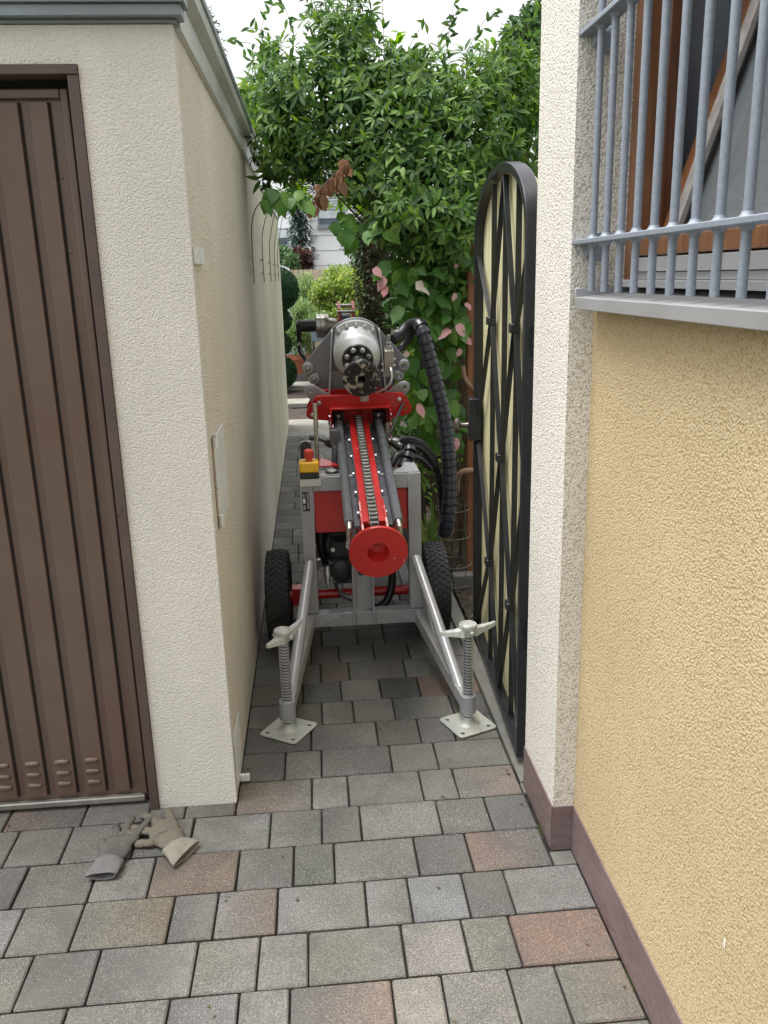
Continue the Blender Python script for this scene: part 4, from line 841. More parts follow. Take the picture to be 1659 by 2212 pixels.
    hb = B(); hb.tube(P1, .026, 14); hb.build('hose_bundle', M_hose, t)
    wr = B(); L = 0; acc = [0]
    for i in range(1, len(P1)): acc.append(acc[-1]+(P1[i]-P1[i-1]).length)
    def pa(dist):
        for i in range(1, len(acc)):
            if acc[i] >= dist: f = (dist-acc[i-1])/(acc[i]-acc[i-1]+1e-9); return P1[i-1].lerp(P1[i], f)
        return P1[-1]
    q = .20
    while q < acc[-1]-.03:
        p0, p1 = pa(q), pa(q+.029); dv = (p1-p0).normalized(); dv = (dv+V((.0, 0, 1))*0).normalized()
        tilt = (dv+V((.12, .0, -.02))).normalized()
        rr = .0335+.001*math.sin(q*19)+random.uniform(-.0006, .0006)
        wr.lathe(p0, tilt, [(0, rr-.007), (.0010, rr-.001), (.0275, rr+.0008), (.0285, rr-.007)], 26); q += .0352
    wr.build('spiral_wrap', M_wrap, t, sharp=40)
    s = B(); s.tube(smooth([at(846, 760, 3.9), at(868, 750, 3.95), at(890, 720, 3.95), at(903, 706, 3.9)]), .017, 12); s.build('hose', M_hose, t)
    for k, (o1, o2) in enumerate(((0, 0), (8, 7), (-5, 14))):
        s = B(); s.tube(smooth([at(862, 955+o1, 3.6), at(888, 953+o1, 3.62), at(915, 966+o1, 3.66), at(938, 1000+o1, 3.72), at(950, 1045, 3.76+.02*k), at(955, 1100, 3.78+.015*k), at(957, 1145, 3.75)]), .014, 12); s.build('hose', M_hose, t)
    s = B(); s.tube(smooth([at(842, 953, 3.56), at(862, 968, 3.56), at(880, 985, 3.58), at(905, 990, 3.62), at(930, 1012, 3.68)]), .013, 12); s.tube(smooth([at(845, 1005, 3.5), at(858, 985, 3.52), at(875, 976, 3.55)]), .016, 12); s.build('hose', M_hose, t)
    for u_, v_ in ((848, 952), (861, 960)):
        s = B(); p = at(u_, v_, 3.6); s.lathe(p, at(u_+20, v_+1, 3.61)-p, [(-.02, .010), (0, .010), (0, .014), (.012, .014), (.012, .0115), (.045, .0115)], 12); s.build('hose_fitting', M_bolt, t)
    P2 = smooth([at(884, 968, 3.56), at(884, 980, 3.54), at(879, 995, 3.52), at(870, 1012, 3.5)], 4)
    s = B(); q = 0
    for p0, p1 in ((P2[0], P2[3]), (P2[4], P2[7]), (P2[8], P2[-1])): s.lathe(p0, p1-p0, [(0, .024), (.002, .028), ((p1-p0).length*.95, .028), ((p1-p0).length, .024)], 16)
    s.build('spiral_wrap', M_wrap, t)
    # yellow sling hanging beside right wheel
    s = B(); s.box(.437, .455, 3.37, 3.385, .06, .23); s.build('strap', mat('olive_strap', (.30, .26, .02), .7), t)
def smooth(P, k=5):
    P = [V(p) for p in P]; Q = []
    for i in range(len(P)-1):
        p0, p1, p2, p3 = P[max(i-1, 0)], P[i], P[i+1], P[min(i+2, len(P)-1)]
        for j in range(k):
            t = j/k; Q.append(.5*((2*p1)+(p2-p0)*t+(2*p0-5*p1+4*p2-p3)*t*t+(3*p1-p0-3*p2+p3)*t**3))
    Q.append(P[-1]); return Q
rig()

# ------------------------------------------------------------------ gloves
def glove(name, label, m, mcuff, O, ang, palm, fingers, thumb, cuffpts):
    t = thing(name, label, 'glove', (O[0], O[1], 0))
    c, s_ = math.cos(ang), math.sin(ang)
    K = 1.22
    def W(p): return V((O[0]+(p[0]*c-p[1]*s_)*K, O[1]+(p[0]*s_+p[1]*c)*K, p[2]))
    me = bpy.data.meshes.new('hand'); bm = bmesh.new(); lay = bm.verts.layers.skin.verify()
    def chain(start, pts):
        prev = start
        for (p, r) in pts:
            v = bm.verts.new(W(p)); v[lay].radius = (r*1.12, r*.95)
            if prev is not None: bm.edges.new((prev, v))
            prev = v
        return prev
    root = bm.verts.new(W((0, 0, .022))); root[lay].radius = (.046, .018); root[lay].use_root = True
    mid = bm.verts.new(W((0, .042, .024))); mid[lay].radius = (.050, .019); bm.edges.new((root, mid))
    wr_ = bm.verts.new(W((0, -.045, .022))); wr_[lay].radius = (.040, .016); bm.edges.new((root, wr_))
    for f in fingers: chain(mid, f)
    chain(root, thumb)
    bm.to_mesh(me); bm.free(); o = bpy.data.objects.new('hand', me); col.objects.link(o)
    sk = o.modifiers.new('skin', 'SKIN'); sb = o.modifiers.new('sub', 'SUBSURF'); sb.levels = sb.render_levels = 2
    tx = bpy.data.textures.new('fold', 'CLOUDS'); tx.noise_scale = .018; dm = o.modifiers.new('fold', 'DISPLACE'); dm.texture = tx; dm.strength = .016; dm.mid_level = .5
    bpy.context.view_layer.update()
    dg = bpy.context.evaluated_depsgraph_get(); me2 = bpy.data.meshes.new_from_object(o.evaluated_get(dg)); bpy.data.objects.remove(o)
    me2.polygons.foreach_set('use_smooth', [True]*len(me2.polygons))
    for v in me2.vertices:
        v.co.z = max(.001, v.co.z*.78)
    me2.materials.clear(); me2.materials.append(m); h = bpy.data.objects.new('hand', me2); col.objects.link(h); h.parent = t; h.matrix_parent_inverse = t.matrix_world.inverted()
    cf = B(); n = 24; vs = []; fs = []
    for (cx_, cy_, cz_, rx, rz, tw) in cuffpts:
        for k in range(n):
            a = 2*math.pi*k/n; wob = 1+.10*math.sin(3*a+cy_*90)+.05*math.sin(7*a+cy_*160)
            x, z = rx*math.cos(a)*wob, rz*math.sin(a)*wob
            vs.append(W((cx_+x*math.cos(tw), cy_+x*math.sin(tw), max(.001, cz_+z))))
    for i in range(len(cuffpts)-1):
        for k in range(n): fs.append((i*n+k, i*n+(k+1) % n, (i+1)*n+(k+1) % n, (i+1)*n+k))
    cf.add(vs, fs); co = cf.build('cuff', mcuff, t, sharp=60); so = co.modifiers.new('sol', 'SOLIDIFY'); so.thickness = .003; sb = co.modifiers.new('s', 'SUBSURF'); sb.levels = sb.render_levels = 1
    return t
def fing(x0, y0, dx, L, r=.0115, drop=.012, curl=0):
    P = []; 
    for k, (t, rr) in enumerate(((0, 1.1), (.28, 1.02), (.55, 1), (.8, .95), (1, .8))):
        P.append(((x0+dx*t+curl*t*t, y0+L*t, .022-drop*t*(1 if t < .6 else 1)+(.010*math.sin(t*3.14))), r*rr))
    return P
glove('work_glove', 'dirty tan work glove lying palm down with a pale turned-back cuff', M_gltan, M_cuffw, (-.474, 2.128), R_(31),
      None, [fing(-.030, .052, -.045, .062, .0125), fing(-.014, .062, -.018, .072, .012) if False else fing(-.028, .05, -.085, .045, .0115), fing(-.004, .062, -.012, .075, .0125), fing(.028, .055, .010, .060, .012)],
      [((-.03, .01, .020), .014), ((-.055, .022, .016), .012), ((-.074, .036, .013), .0105)],
      [(.002, -.035, .020, .036, .018, 0), (.004, -.055, .020, .040, .019, .1), (.008, -.068, .016, .044, .014, .35), (.012, -.078, .014, .046, .013, .5)])
glove('work_glove', 'dark grey work glove with a grey knitted cuff, lying nearer the garage door', M_glgrey, M_cuff, (-.618, 2.085), R_(-6),
      None, [fing(-.012, .050, -.018, .055, .0115), fing(.004, .055, .0, .072, .0115, -.004), fing(.030, .045, .022, .072, .012, -.006)],
      [((-.030, .012, .022), .015), ((-.042, .035, .020), .0135), ((-.045, .050, .018), .011)],
      [(0, -.030, .021, .033, .018, 0), (-.002, -.050, .021, .033, .018, 0), (-.003, -.072, .017, .034, .014, .05), (-.002, -.082, .015, .034, .012, .1)])

# ------------------------------------------------------------------ vegetation
def ell(c, r, shell=.55):
    while True:
        d = rv(); k = random.uniform(shell, 1)
        return V((c[0]+d.x*r[0]*k, c[1]+d.y*r[1]*k, c[2]+d.z*r[2]*k)), d
def clump(u, v, Y, ru, rv_, dep):
    c = at(u, v, Y); k = (Y/.96)/F_; return (c, (ru*k, dep, rv_*k))
def whorl(s, p, ax, n, L, W, spread=.9):
    ax = V(ax).normalized(); t = ax.orthogonal().normalized(); u = ax.cross(t); a0 = random.random()*6.28
    for i in range(n):
        a = a0+2*math.pi*i/n+random.uniform(-.3, .3); sp = spread*random.uniform(.75, 1.2)
        d = ax*math.cos(sp)+(t*math.cos(a)+u*math.sin(a))*math.sin(sp); d.z -= .15
        d.z -= .12; leaf(s, p+d*.008, d, ax+V((0, 0, .3)), L*random.uniform(.7, 1.15), W*random.uniform(.8, 1.15), random.uniform(.1, .4), 4)
def shrub():
    random.seed(21)
    t = thing('climbing_shrub', 'dense dark green climbing shrub arching over the passage above the rig', 'shrub', at(900, 600, 4.5))
    C = [(640, 175, 4.5, 85, 70), (600, 215, 4.6, 55, 60), (735, 95, 4.6, 62, 68), (700, 45, 4.7, 40, 38), (775, 45, 4.7, 30, 40), (770, 160, 4.5, 90, 70), (720, 225, 4.4, 120, 90), (850, 200, 4.5, 110, 75), (880, 160, 4.7, 80, 45), (980, 190, 4.5, 115, 70), (1085, 190, 4.7, 85, 85), (1130, 150, 4.9, 60, 80),
         (870, 270, 4.3, 110, 80), (1000, 280, 4.3, 110, 90), (1110, 290, 4.7, 80, 110), (610, 260, 4.5, 60, 70), (590, 330, 4.6, 42, 58), (650, 320, 4.5, 75, 70), (740, 330, 4.4, 80, 60), (830, 340, 4.3, 100, 60), (930, 370, 4.2, 110, 80), (1040, 370, 4.4, 90, 90), (1120, 400, 5.0, 60, 100),
         (790, 395, 4.3, 55, 38), (890, 450, 4.1, 85, 60), (970, 470, 4.1, 85, 90), (1010, 540, 4.2, 55, 80), (900, 520, 4.2, 55, 50), (950, 580, 4.2, 60, 50), (545, 200, 4.9, 22, 22), (575, 120, 4.8, 26, 28)]
    fol = B(); tips = B(); yo = B()
    for (u, v, Y, ru, rv_) in C:
        c, r = clump(u, v, Y, ru, rv_, .22); n = int(ru*rv_*.0100)+8
        for i in range(n):
            kk = random.uniform(.5, 1.25)
            p, d = ell(c, r, .5); d = (d+V((0, -.5, .35))+rv()*.5).normalized()
            whorl(fol, p, d, random.choice((4, 5, 6, 7)), (.070*kk), .0205*kk)
        for i in range(int(n*1.5)):
            p, d = ell(c, r, .1); p.y += .08; leaf(fol, p, rv(), V((0, 0, 1)), .07, .024)
            leaf(fol, p+rv()*.03, rv(), V((0, 0, 1)), .07, .024)
        for i in range(max(2, n//7)):
            p, d = ell(c, (r[0], r[1], r[2]), .85)
            if d.y < .3:
                whorl(fol, p, d+V((0, -.6, .3)), 4, .055, .019, 1.1)
                for _ in range(5): leaf(tips, p+rv()*.008, V((0, -.1, .9))+rv()*.5, V((0, -1, 0)), .018, .006, 0)
    # flower buds and young growth; yellowish leaves in places
    for (u, v, Y, ru, rv_, n) in ((850, 105, 4.7, 25, 25, 26), (880, 160, 4.8, 60, 20, 50), (960, 165, 4.8, 80, 22, 50), (1130, 230, 5.2, 40, 60, 90), (1120, 330, 5.2, 40, 60, 70), (640, 420, 5.0, 50, 20, 40), (760, 440, 4.9, 60, 20, 40), (540, 230, 5.3, 25, 35, 50), (1050, 120, 4.9, 60, 30, 24)):
        c, r = clump(u, v, Y, ru, rv_, .15)
        for i in range(n):
            p, d = ell(c, r, .2); leaf(yo, p, rv()+V((0, 0, .2)), V((0, 0, 1)), .07, .03, .25, 4)
    for (u, v, du, dv, n) in ((610, 90, -70, -30, 5), (640, 70, -40, -80, 6), (600, 110, -110, -20, 6), (560, 60, 30, -50, 4), (780, 20, 20, -50, 4), (930, 110, 60, -90, 8), (1000, 110, 70, -90, 8), (1060, 100, 60, -50, 7), (870, 120, 50, -70, 6), (690, 20, -30, -40, 5), (830, 100, -5, -95, 2), (1090, 130, 75, -110, 6), (960, 130, 20, -120, 6)):
        p0, p1 = at(u, v+20, 4.6), at(u+du, v+dv, 4.6); P = smooth([p0, p0.lerp(p1, .5)+V((0, 0, .03)), p1]); fol_ = fol
        st = B(); st.tube(P, .0015, 5); st.build('twig', M_stem, t)
        for i in range(n):
            p = p0.lerp(p1, (i+1)/n)
            for _ in range(2): leaf(fol, p, rv()*.8+V((0, -.2, .1)), V((0, -1, .2)), .055, .018, .2, 4)
    fol.build('foliage', M_leaf, t, fix=False, sharp=180); tips.build('buds', M_leafl, t, fix=False, sharp=180); yo.build('young_leaves', M_leafl, t, fix=False, sharp=180)
    st = B(); base = V((.86, 4.5, 0))
    for k in range(9):
        tgt = at(*random.choice([(700, 300), (800, 250), (900, 300), (1000, 250), (950, 450), (1050, 350), (640, 330), (860, 420)]), 4.6)
        b0 = base+V((random.uniform(-.12, .25), random.uniform(-.15, .35), 0)); m = V(((b0.x+tgt.x)/2+.12, b0.y, 1.5+random.uniform(-.1, .3)))
        P = smooth([b0, b0+V((.03, 0, .7)), m, tgt]); st.tube(P, .01, 7, [.013*(1-.75*i/len(P)) for i in range(len(P))])
    for k in range(70):                                    # thin woody tangle under the arch
        p = at(random.uniform(640, 830), random.uniform(350, 430), random.uniform(4.4, 4.8)); q = p+V((random.uniform(-.2, .2), random.uniform(-.1, .1), random.uniform(-.05, .14)))
        st.tube(smooth([p, p.lerp(q, .5)+rv()*.03, q]), .0022, 4)
    st.build('stems', M_stem, t, fix=False)
shrub()
def dry():
    random.seed(4)
    s = B(); st = B(); st.tube(smooth([at(755, 345, 4.2), at(725, 375, 4.15), at(695, 405, 4.1), at(672, 440, 4.1)]), .004, 6)
    for (u, v, n) in ((748, 350, 5), (735, 370, 5), (728, 385, 4), (700, 405, 5), (690, 415, 5), (672, 440, 4), (705, 400, 2)):
        for i in range(n): leaf(s, at(u+random.uniform(-9, 9), v+random.uniform(-9, 9), 4.12), V((random.uniform(-.6, .3), random.uniform(-.3, .3), -1)), V((random.uniform(-.5, .5), -1, 0)), random.uniform(.05, .075), random.uniform(.03, .05), .5, 4, .35)
    t = thing('dry_branch', 'withered branch of brown curled leaves hanging under the arching shrub', 'dead branch', at(700, 400, 4.1))
    s.build('leaves', M_dry, t, fix=False, sharp=180); st.build('twig', M_stem, t)
dry()
def broad(s, p, nrm, L):
    nrm = V(nrm).normalized(); t = V((0, 0, -1))+V((random.uniform(-.7, .7), random.uniform(-.3, .3), 0)); t = (t-nrm*t.dot(nrm)).normalized(); sd_ = nrm.cross(t)
    pts = [(0, 0), (-.10, .18), (.02, .40), (.28, .50), (.58, .40), (.82, .18), (1.02, 0)]; W = L*random.uniform(.7, .95); pts = [(0, 0)]+[(x_+random.uniform(-.03, .03), y_*random.uniform(.82, 1.12)) for x_, y_ in pts[1:-1]]+[(1.05, 0)]; jj = random.uniform(.05, .28)
    b = len(s.v); vs = []; n = len(pts)
    for a, wd in pts: vs.append(p+t*(a*L)-nrm*(.12*L*a*a))
    for a, wd in pts[1:-1]: vs.append(p+t*(a*L)+sd_*(wd*W)-nrm*(.12*L*a*a)-nrm*(jj*L*(wd*2)**2)*random.uniform(-.4, 1.2))
    for a, wd in pts[1:-1]: vs.append(p+t*(a*L)-sd_*(wd*W)-nrm*(.12*L*a*a)-nrm*(jj*L*(wd*2)**2)*random.uniform(-.4, 1.2))
    m = n-2; fs = []
    for o in (n, n+m):
        fs.append((0, o, 1) if o == n else (0, 1, o))
        for i in range(m-1):
            q = (i+1, o+i, o+i+1, i+2); fs.append(q if o == n else q[::-1])
        q = (m, o+m-1, m+1); fs.append(q if o == n else q[::-1])
    s.v.extend([tuple(x) for x in vs]); s.f.extend([tuple(i+b for i in f) for f in fs])
def kiwi():
    random.seed(9)
    t = thing('variegated_vine', 'broad-leaved vine with pink and white splashed leaves beside the gate', 'vine', (.85, 4.3, 0))
    g = B(); pk = B(); lt = B()
    reg = [(870, 590, 50, 40, 30), (940, 630, 75, 60, 85), (980, 720, 45, 75, 60), (900, 700, 40, 50, 26), (910, 860, 45, 50, 22), (960, 800, 50, 60, 24), (990, 900, 25, 40, 12), (930, 920, 55, 30, 18), (880, 790, 25, 30, 10), (860, 470, 45, 25, 9), (740, 480, 40, 20, 10), (630, 420, 35, 20, 12), (590, 425, 25, 12, 6), (815, 495, 30, 20, 8), (960, 560, 60, 40, 20)]
    for (u, v, ru, rv_, n) in reg:
        for i in range(n):
            p = at(u+random.gauss(0, ru*.55), v+random.gauss(0, rv_*.55), random.uniform(4.02, 4.35)); 
            broad(g, p, V((random.uniform(-.9, .8), -1, random.uniform(-.1, 1.4))), random.uniform(.055, .10))
    for (u, v, L) in ((828, 610, .085), (905, 620, .10), (968, 722, .09), (990, 712, .09), (984, 645, .05), (985, 960, .09), (862, 730, .08), (876, 715, .08), (905, 885, .085), (880, 770, .05), (985, 580, .04), (1010, 665, .05), (995, 765, .05), (1005, 740, .06), (810, 590, .07), (832, 630, .06)):
        broad(pk, at(u, v-10, 4.0), V((random.uniform(-.9, .9), -1, random.uniform(-.2, 1.2))), L*.78)
    for i in range(60):
        p = at(random.uniform(850, 890), random.uniform(730, 860), random.uniform(4.5, 4.9)); leaf(lt, p, rv(), V((0, 0, 1)), .08, .045, .3, 4)
    for i in range(110):
        p = at(random.uniform(855, 1000), random.uniform(920, 1090), random.uniform(4.3, 4.8)); leaf(lt, p, rv()+V((0, 0, .3)), V((0, 0, 1)), .07, .022, .4, 4)
    g.build('leaves', M_kiwi, t, fix=False, sharp=180); pk.build('pink_leaves', M_pink, t, fix=False, sharp=180); lt.build('young_leaves', M_leafl, t, fix=False, sharp=180)
    st = B()
    for k in range(16):
        b0 = V((random.uniform(.62, 1.0), random.uniform(4.25, 4.6), 0)); P = [b0]
        for z in (.35, .7, 1.05, 1.4): P.append(V((b0.x+random.uniform(-.1, .08), b0.y+random.uniform(-.1, .05), z)))
        st.tube(smooth(P), .005, 6)
    st.build('stems', M_stem, t, fix=False)
kiwi()
# trellis slats behind the vine
t = thing('slat_trellis', 'dark weathered slat trellis behind the broad-leaved vine', 'trellis', (.8, 4.9, 0))
for k in range(16):
    x = .60+k*.075; B().box(x, x+.045, 4.95, 4.97, .05, 1.75+.03*math.sin(k*2.)).build('slat', M_slat, t)
for z in (.4, 1.2): B().box(.55, 1.85, 4.971, 4.99, z, z+.05).build('rail', M_slat, t)
tag(B().box(.742, .792, 4.08, 4.13, .02, 1.75).build('wooden_post', M_post, bevel=.004), 'square reddish brown wooden post behind the far edge of the gate', 'post')
t = thing('woody_stem', 'thick bare curved stem looping round the brown wooden post', 'stem', (.75, 4.1, .5))
st = B(); st.tube(smooth([at(987, 1060, 4.05), at(988, 1035, 4.02), at(997, 1020, 4.0), at(1016, 1016, 4.02), at(1030, 1020, 4.1)]), .014, 10); bk = mat('pale_bark', (.26, .17, .11), .8, bump=.002, bscale=50); st.build('branch', bk, t); st = B(); st.tube(smooth([at(1000, 790, 4.06), at(1004, 815, 4.05), at(1016, 835, 4.04), at(1030, 850, 4.08)]), .011, 10); st.build('branch', bk, t)
# wire plant cage
s = B()
c = at(978, 1205, 4.05); c.z = 0
for z, r in ((.03, .10), (.13, .095), (.28, .09), (.42, .085)): s.tube([c+V((r*math.cos(a*.3927), r*math.sin(a*.3927), z)) for a in range(17)], .0022, 5)
for a in range(4): s.cyl(c+V((.095*math.cos(a*1.57+.6), .095*math.sin(a*1.57+.6), 0)), c+V((.088*math.cos(a*1.57+.6), .088*math.sin(a*1.57+.6), .45)), .002, n=5)
tag(s.build('plant_cage', M_wirel), 'round wire plant support cage standing in the soil behind the right wheel', 'plant cage')
# strap-leaved plant in bed
s = B(); random.seed(5)
for i in range(14):
    p = at(930, 1110, 4.4); p.z = 0; leaf(s, p+V((random.uniform(-.03, .03), 0, .05)), V((random.uniform(-.5, .5), random.uniform(-.4, .1), 1)), V((0, -1, .3)), random.uniform(.2, .42), .035, .45, 4)
tag(s.build('strap_leaf_plant', leafmat('strap_leaf', [(.10, .22, .04), (.22, .30, .08), (.35, .36, .12)], .5, .35), fix=False, sharp=180), 'small clump of arching strap-like leaves in the soil behind the hoses', 'plant')
# training wires on the wall
for k, (y, xo, zt) in enumerate(((4.56, .19, 2.0), (5.56, .25, 2.12), (6.57, .26, 2.25), (7.45, .27, 2.35), (8.23, .30, 2.42))):
    t = thing('wire_hoop', ['nearest', 'second', 'third', 'fourth', 'farthest'][k]+' of the thin arched wires clipped to the left wall under the shrub', 'wire', (-.28, y, 1.55), 'arched wires on the garden wall')
    s = B(); s.tube(smooth([V((-.283, y, 1.53)), V((-.283, y, 1.72)), V((-.27, y, 1.85)), V((-.27+xo*.28, y, 1.85+(zt-1.85)*.55)), V((-.27+xo, y, zt)), V((-.27+xo*2.3, y, zt+.12)), V((-.27+xo*3.2, y, zt+.1))]), .0028, 6); s.build('rod', M_wire, t)
    for z in (1.585, 1.665): B().box(-.2985, -.279, y-.012, y+.012, z-.006, z+.006).build('clip', M_steel, t)
# topiary
def ball(o, c, r, seed):
    random.seed(seed); s = B(); 
    for i in range(int(4600*(r/.29)**2)):
        d = rv(); p = c+d*r*random.uniform(.93, 1.02)
        leaf(s, p, (d+rv()*.7), rv(), .030, .013, .1)
    cr = s.build('crown', M_box, o, fix=False, sharp=180)
    q = B(); q.lathe(c-V((0, 0, r*.93)), (0, 0, 1), [(r*.93*(1-math.cos(a*math.pi/12)), r*.93*math.sin(a*math.pi/12)) for a in range(13)], 24, False); q.build('core', M_boxc, cr)
t = thing('topiary_tree', 'clipped dark green topiary of stacked balls at the end of the wall', 'topiary', (-.42, 12.3, 0))
for (u, v, r, sd_) in ((599, 625, .29, 1), (603, 692, .165, 2), (603, 743, .165, 3), (604, 804, .235, 4)): ball(t, at(u, v, 12.3), r, sd_)
B().cyl(at(606, 850, 12.3)*1, at(600, 620, 12.3), .03).build('trunk', M_stem, t)
# potted plant
pt = at(646, 770, 13.6); 
t = thing('potted_plant', 'light green bushy plant in a wide terracotta pot beyond the topiary', 'potted plant', (pt.x, 13.6, 0))
s = B(); s.lathe((pt.x-.02, 13.6, .10), (0, 0, 1), [(0, .15), (.22, .20), (.22, .225), (.27, .225), (.27, .20), (.24, .195)], 28); s.build('pot', M_terra, t)
B().box(pt.x-.2, pt.x+.16, 13.4, 13.8, -.03, .099).build('base_slab', M_conc, t)
s = B(); random.seed(8)
for i in range(1300):
    c, r = (V((pt.x-.0, 13.6, .68)), (.33, .25, .32)); p, d = ell(c, r, .1); leaf(s, p, rv(), V((0, 0, 1)), .07, .03, .2)
s.build('foliage', leafmat('potted_leaf', [(.12, .22, .07), (.22, .32, .12), (.08, .16, .05)], .5, .35), t, fix=False, sharp=180)
# ivy covered trunk
random.seed(14)
t = thing('ivy_trunk', 'broad tree trunk covered in dark ivy in the middle distance', 'tree', (.6, 8, 0))
B().lathe((.62, 8.1, 0), (0, 0, 1), [(0, .15), (1.0, .13), (2.4, .11)], 14).build('trunk', M_stem, t)
s = B()
for i in range(5200):
    z = random.uniform(.35, 2.35); a = random.uniform(0, 6.28); r = random.uniform(.12, .185)+.02*math.sin(z*9+a*2); d = V((math.cos(a), math.sin(a), random.uniform(-.5, .2)))
    leaf(s, V((.62+r*math.cos(a), 8.1+r*math.sin(a), z)), d+rv()*.5, V((0, 0, 1)), random.uniform(.03, .06), .028, .2)
s.build('crown', M_ivy, t, fix=False, sharp=180)
# background bushes
def bush(name, label, cat, cl, m, n, L, W, seed, group=None, stem=True):
    random.seed(seed); c0 = cl[0]; p0 = at(c0[0], c0[1], c0[2]); t = thing(name, label, cat, (p0.x, p0.y, 0), group); s = B(); tot = sum(c[3]*c[4] for c in cl)
    for c in cl:
        cc, r = clump(c[0], c[1], c[2], c[3], c[4], c[5])
        for i in range(int(n*c[3]*c[4]/tot)):
            p, d = ell(cc, r, .25); leaf(s, p, d*.5+rv()+V((0, 0, .3)), V((0, 0, 1)), L*random.uniform(.6, 1.2), W*random.uniform(.7, 1.2), .2)
    s.build('crown', m, t, fix=False, sharp=180)
    if stem: B().lathe((p0.x, p0.y, 0), (0, 0, 1), [(0, .05), (max(.2, p0.z-.2), .03)], 8).build('trunk', M_stem, t)
bush('lime_shrub', 'yellow-green sunlit shrub between the topiary and the ivy trunk', 'shrub', [(735, 612, 13, 42, 34, .5), (700, 640, 12.5, 30, 35, .4), (755, 640, 12.5, 28, 55, .4), (735, 690, 12.2, 45, 30, .4)], M_lime, 5200, .10, .035, 31)
bush('feathery_shrub', 'tall soft feathery green shrub just right of the topiary', 'shrub', [(662, 640, 14, 28, 45, .4), (655, 680, 13, 28, 30, .4), (690, 700, 12, 30, 22, .3)], leafmat('feather', [(.10, .18, .07), (.2, .3, .12), (.28, .38, .16)], .6, .3), 4200, .11, .02, 32)
bush('bronze_shrub', 'dark reddish-bronze shrub in front of the far white houses', 'shrub', [(655, 560, 22, 18, 18, .6), (643, 553, 22.5, 14, 14, .5)], M_redleaf, 1500, .13, .07, 33)
bush('small_conifer', 'low dark green bush beside the bronze shrub in front of the houses', 'shrub', [(612, 555, 23, 18, 20, .7), (630, 570, 21, 14, 18, .6)], M_far, 1600, .14, .06, 34)
bush('hedge_tree', 'loose green tree growing just behind the ivy trunk before the white house', 'tree', [(775, 520, 15, 32, 35, .6), (750, 500, 16, 18, 25, .4), (790, 590, 14, 30, 60, .6)], M_far, 2600, .12, .055, 35)
bush('dark_hedge', 'dense dark hedge closing the garden behind the slat trellis', 'hedge', [(930, 650, 6.6, 95, 120, .4), (1040, 620, 6.6, 90, 140, .4), (930, 830, 6.3, 90, 90, .4), (1010, 850, 6.2, 80, 100, .4), (900, 960, 6, 60, 60, .3), (1000, 500, 6.8, 120, 120, .4), (960, 1010, 5.8, 80, 50, .3)], leafmat('hedge_leaf', [(.02, .055, .015), (.04, .10, .03), (.07, .15, .04)], .6, .2), 11000, .09, .045, 36)
bush('tall_tree', 'tall small-leaved tree rising behind the shrub beside the house corner', 'tree', [(1140, 120, 9, 45, 80, .6), (1110, 80, 9, 25, 30, .4), (1155, 40, 9, 25, 30, .4), (1150, 220, 9, 50, 60, .6)], M_far, 7000, .065, .035, 37)
bush('yellow_tree', 'yellow-green tree just showing above the garage roof edge', 'tree', [(525, 215, 9, 30, 26, .3), (545, 260, 8.6, 25, 40, .3)], M_lime, 1300, .075, .04, 38)
bush('garden_tree', 'distant bare-topped tree peeping over the garage roof', 'tree', [(458, 110, 12, 22, 34, .5), (440, 60, 12, 26, 30, .5)], M_far, 800, .09, .04, 39)
# spruce
random.seed(40); t = thing('spruce', 'dark drooping spruce in front of the far left white house', 'tree', (at(645, 520, 26).x, 26, 0))
s = B(); xx = at(648, 500, 26).x
for i in range(2600):
    z = random.uniform(1.6, 5.4); r = (5.6-z)*.15*random.uniform(.1, 1)*(.55+.45*abs(math.sin(z*6))); a = random.uniform(0, 6.28)
    d = V((math.cos(a), math.sin(a), -.35)); leaf(s, V((xx+r*math.cos(a), 26+r*math.sin(a), z-r*.25)), d+rv()*.4, V((0, 0, 1)), .18, .05, .2)
s.build('crown', leafmat('spruce', [(.03, .06, .05), (.05, .09, .07), (.02, .045, .04)], .7, .1), t, fix=False, sharp=180)
B().lathe((xx, 26, 0), (0, 0, 1), [(0, .12), (5, .03)], 8).build('trunk', M_stem, t)
# ------------------------------------------------------------------ far houses
def facade(t, x0, x1, y, z1, step, wins):
    B().box(x0, x1, y, y+6, -.05, z1).build('wall', M_house, t)
    s = B(); z = .2
    while z < z1: s.box(x0+.02, x1-.02, y-.012, y-.002, z, z+.025); z += step
    s.build('panel_joints', M_line, t)
    for (a, b, c, d, bl) in wins:
        w_ = B(); w_.box(a-.05, b+.05, y-.05, y-.013, c-.05, d+.05); wo = w_.build('window', M_winf, t)
        B().box(a, b, y-.06, y-.051, c, d).build('pane', M_win if not bl else M_blind, wo)
        B().box(a-.08, b+.08, y-.14, y-.0515, c-.12, c-.055).build('sill', M_winf, wo)
        if not bl: B().box(a, b, y-.065, y-.0605, c+(d-c)*.45, d).build('blind', M_blind, wo)
xa = at(670, 520, 26).x; p1, p2 = at(690, 485, 26), at(742, 455, 26)
t = thing('white_house', 'white panelled house with a long shuttered window at the end of the gardens', 'house', (xa, 26, 0))
facade(t, xa, xa+7, 26, 4.9, .42, [(p1.x, p2.x, p1.z, p2.z, 0), (at(672, 580, 26).x+.3, at(775, 580, 26).x, at(672, 640, 26).z-.1, at(700, 592, 26).z, 0)])
s = B()
for k in range(12): s.box(at(686, 430, 26).x, p2.x+.1, 25.93, 25.987, p2.z+.12+k*.075, p2.z+.12+k*.075+.05)
s.build('shutter', M_blind, t)
B().box(xa-.9, xa, 25.8, 26.4, at(670, 553, 26).z-.06, at(670, 553, 26).z+.06).build('canopy', M_house, t)
t = thing('white_house', 'farther white house with three small square windows behind the spruce', 'house', (-2, 31, 0))
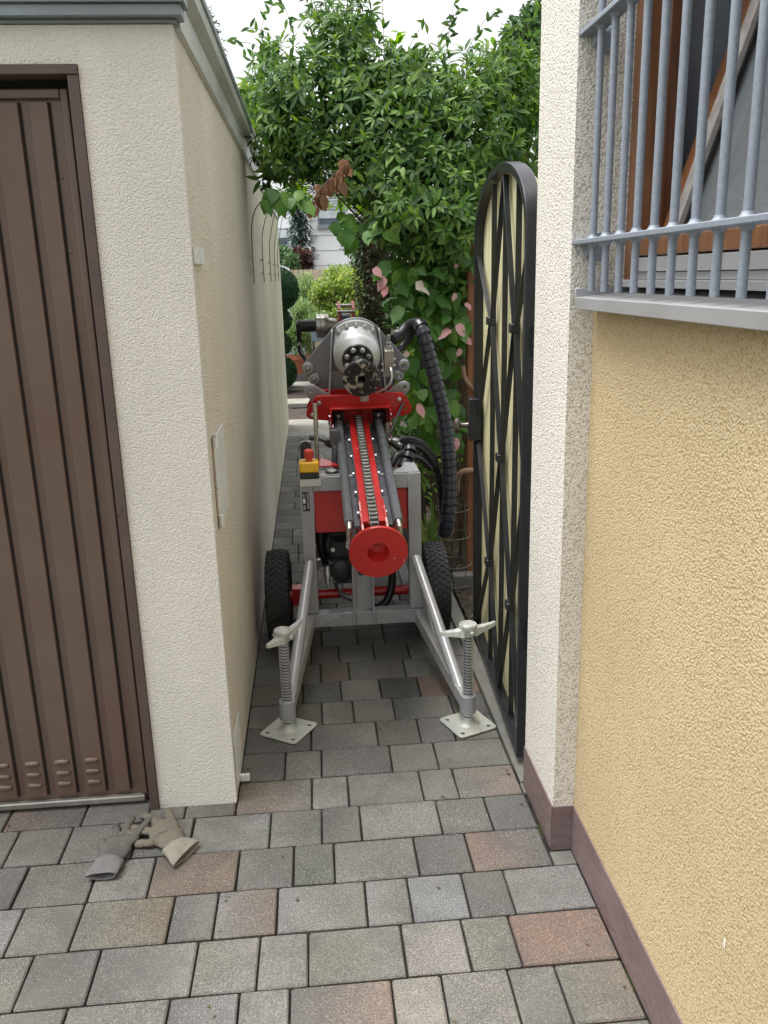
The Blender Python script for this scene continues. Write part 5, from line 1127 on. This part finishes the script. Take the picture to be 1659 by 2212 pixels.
ww = [(at(u0, v1, 31).x, at(u1, v1, 31).x, at(u0, v1, 31).z, at(u0, v0, 31).z, b_) for u0, u1, v0, v1, b_ in ((601, 621, 497, 528, 0), (632, 656, 497, 528, 0), (596, 618, 425, 447, 0), (570, 590, 497, 528, 0))]
facade(t, -6, 1.5, 31, 5.2, .5, ww)
t = thing('tan_fence', 'pale tan board fence in front of the far houses', 'fence', (-.6, 20, 0))
for k in range(22): x = at(625, 610, 20).x+k*.11; B().box(x, x+.095, 20, 20.03, 0, at(630, 583, 20).z).build('board', M_tan, t)
t = thing('white_shed', 'small white garden shed roof seen over the topiary', 'shed', (at(610, 580, 21).x, 21, 0))
a_, b_ = at(596, 600, 19), at(622, 568, 19)
B().box(a_.x, b_.x, 19, 20, 0, a_.z).build('wall', M_house, t); B().prism([(a_.x-.05, a_.z), (b_.x+.05, a_.z), (b_.x, b_.z-.1), (a_.x, b_.z)], lambda p, q, d: V((p, d, q)), 18.95, 20.05).build('roof', M_house, t)
t = thing('teal_cabinet', 'pale teal garden cabinet standing behind the topiary', 'cabinet', (-.2, 14.5, 0))
a_ = at(651, 690, 14.5); B().box(a_.x-.45, a_.x+.03, 14.5, 15, 0, a_.z).build('body', M_teal, t, bevel=.01); B().box(a_.x-.47, a_.x+.05, 14.48, 15.02, a_.z+.001, a_.z+.03).build('lid', M_teal, t)
for k in range(3): B().box(a_.x-.40+k*.15, a_.x-.39+k*.15, 14.485, 14.4995, .1, a_.z-.05).build('groove', M_line, t)
a_, b_ = at(673, 738, 9), at(705, 705, 9)
t = thing('blue_crate', 'light blue crate on a dark stand seen through the rig behind the head', 'crate', (a_.x, 9, 0))
B().box(a_.x, b_.x, 9, 9.3, a_.z, b_.z).build('box', mat('blue_plastic', (.30, .40, .50), .4), t, bevel=.01); s = B()
for x in (a_.x+.01, b_.x-.02): s.box(x, x+.02, 9.02, 9.05, 0, a_.z-.001); s.box(x, x+.02, 9.25, 9.28, 0, a_.z-.001)
s.build('stand', M_dsteel, t)
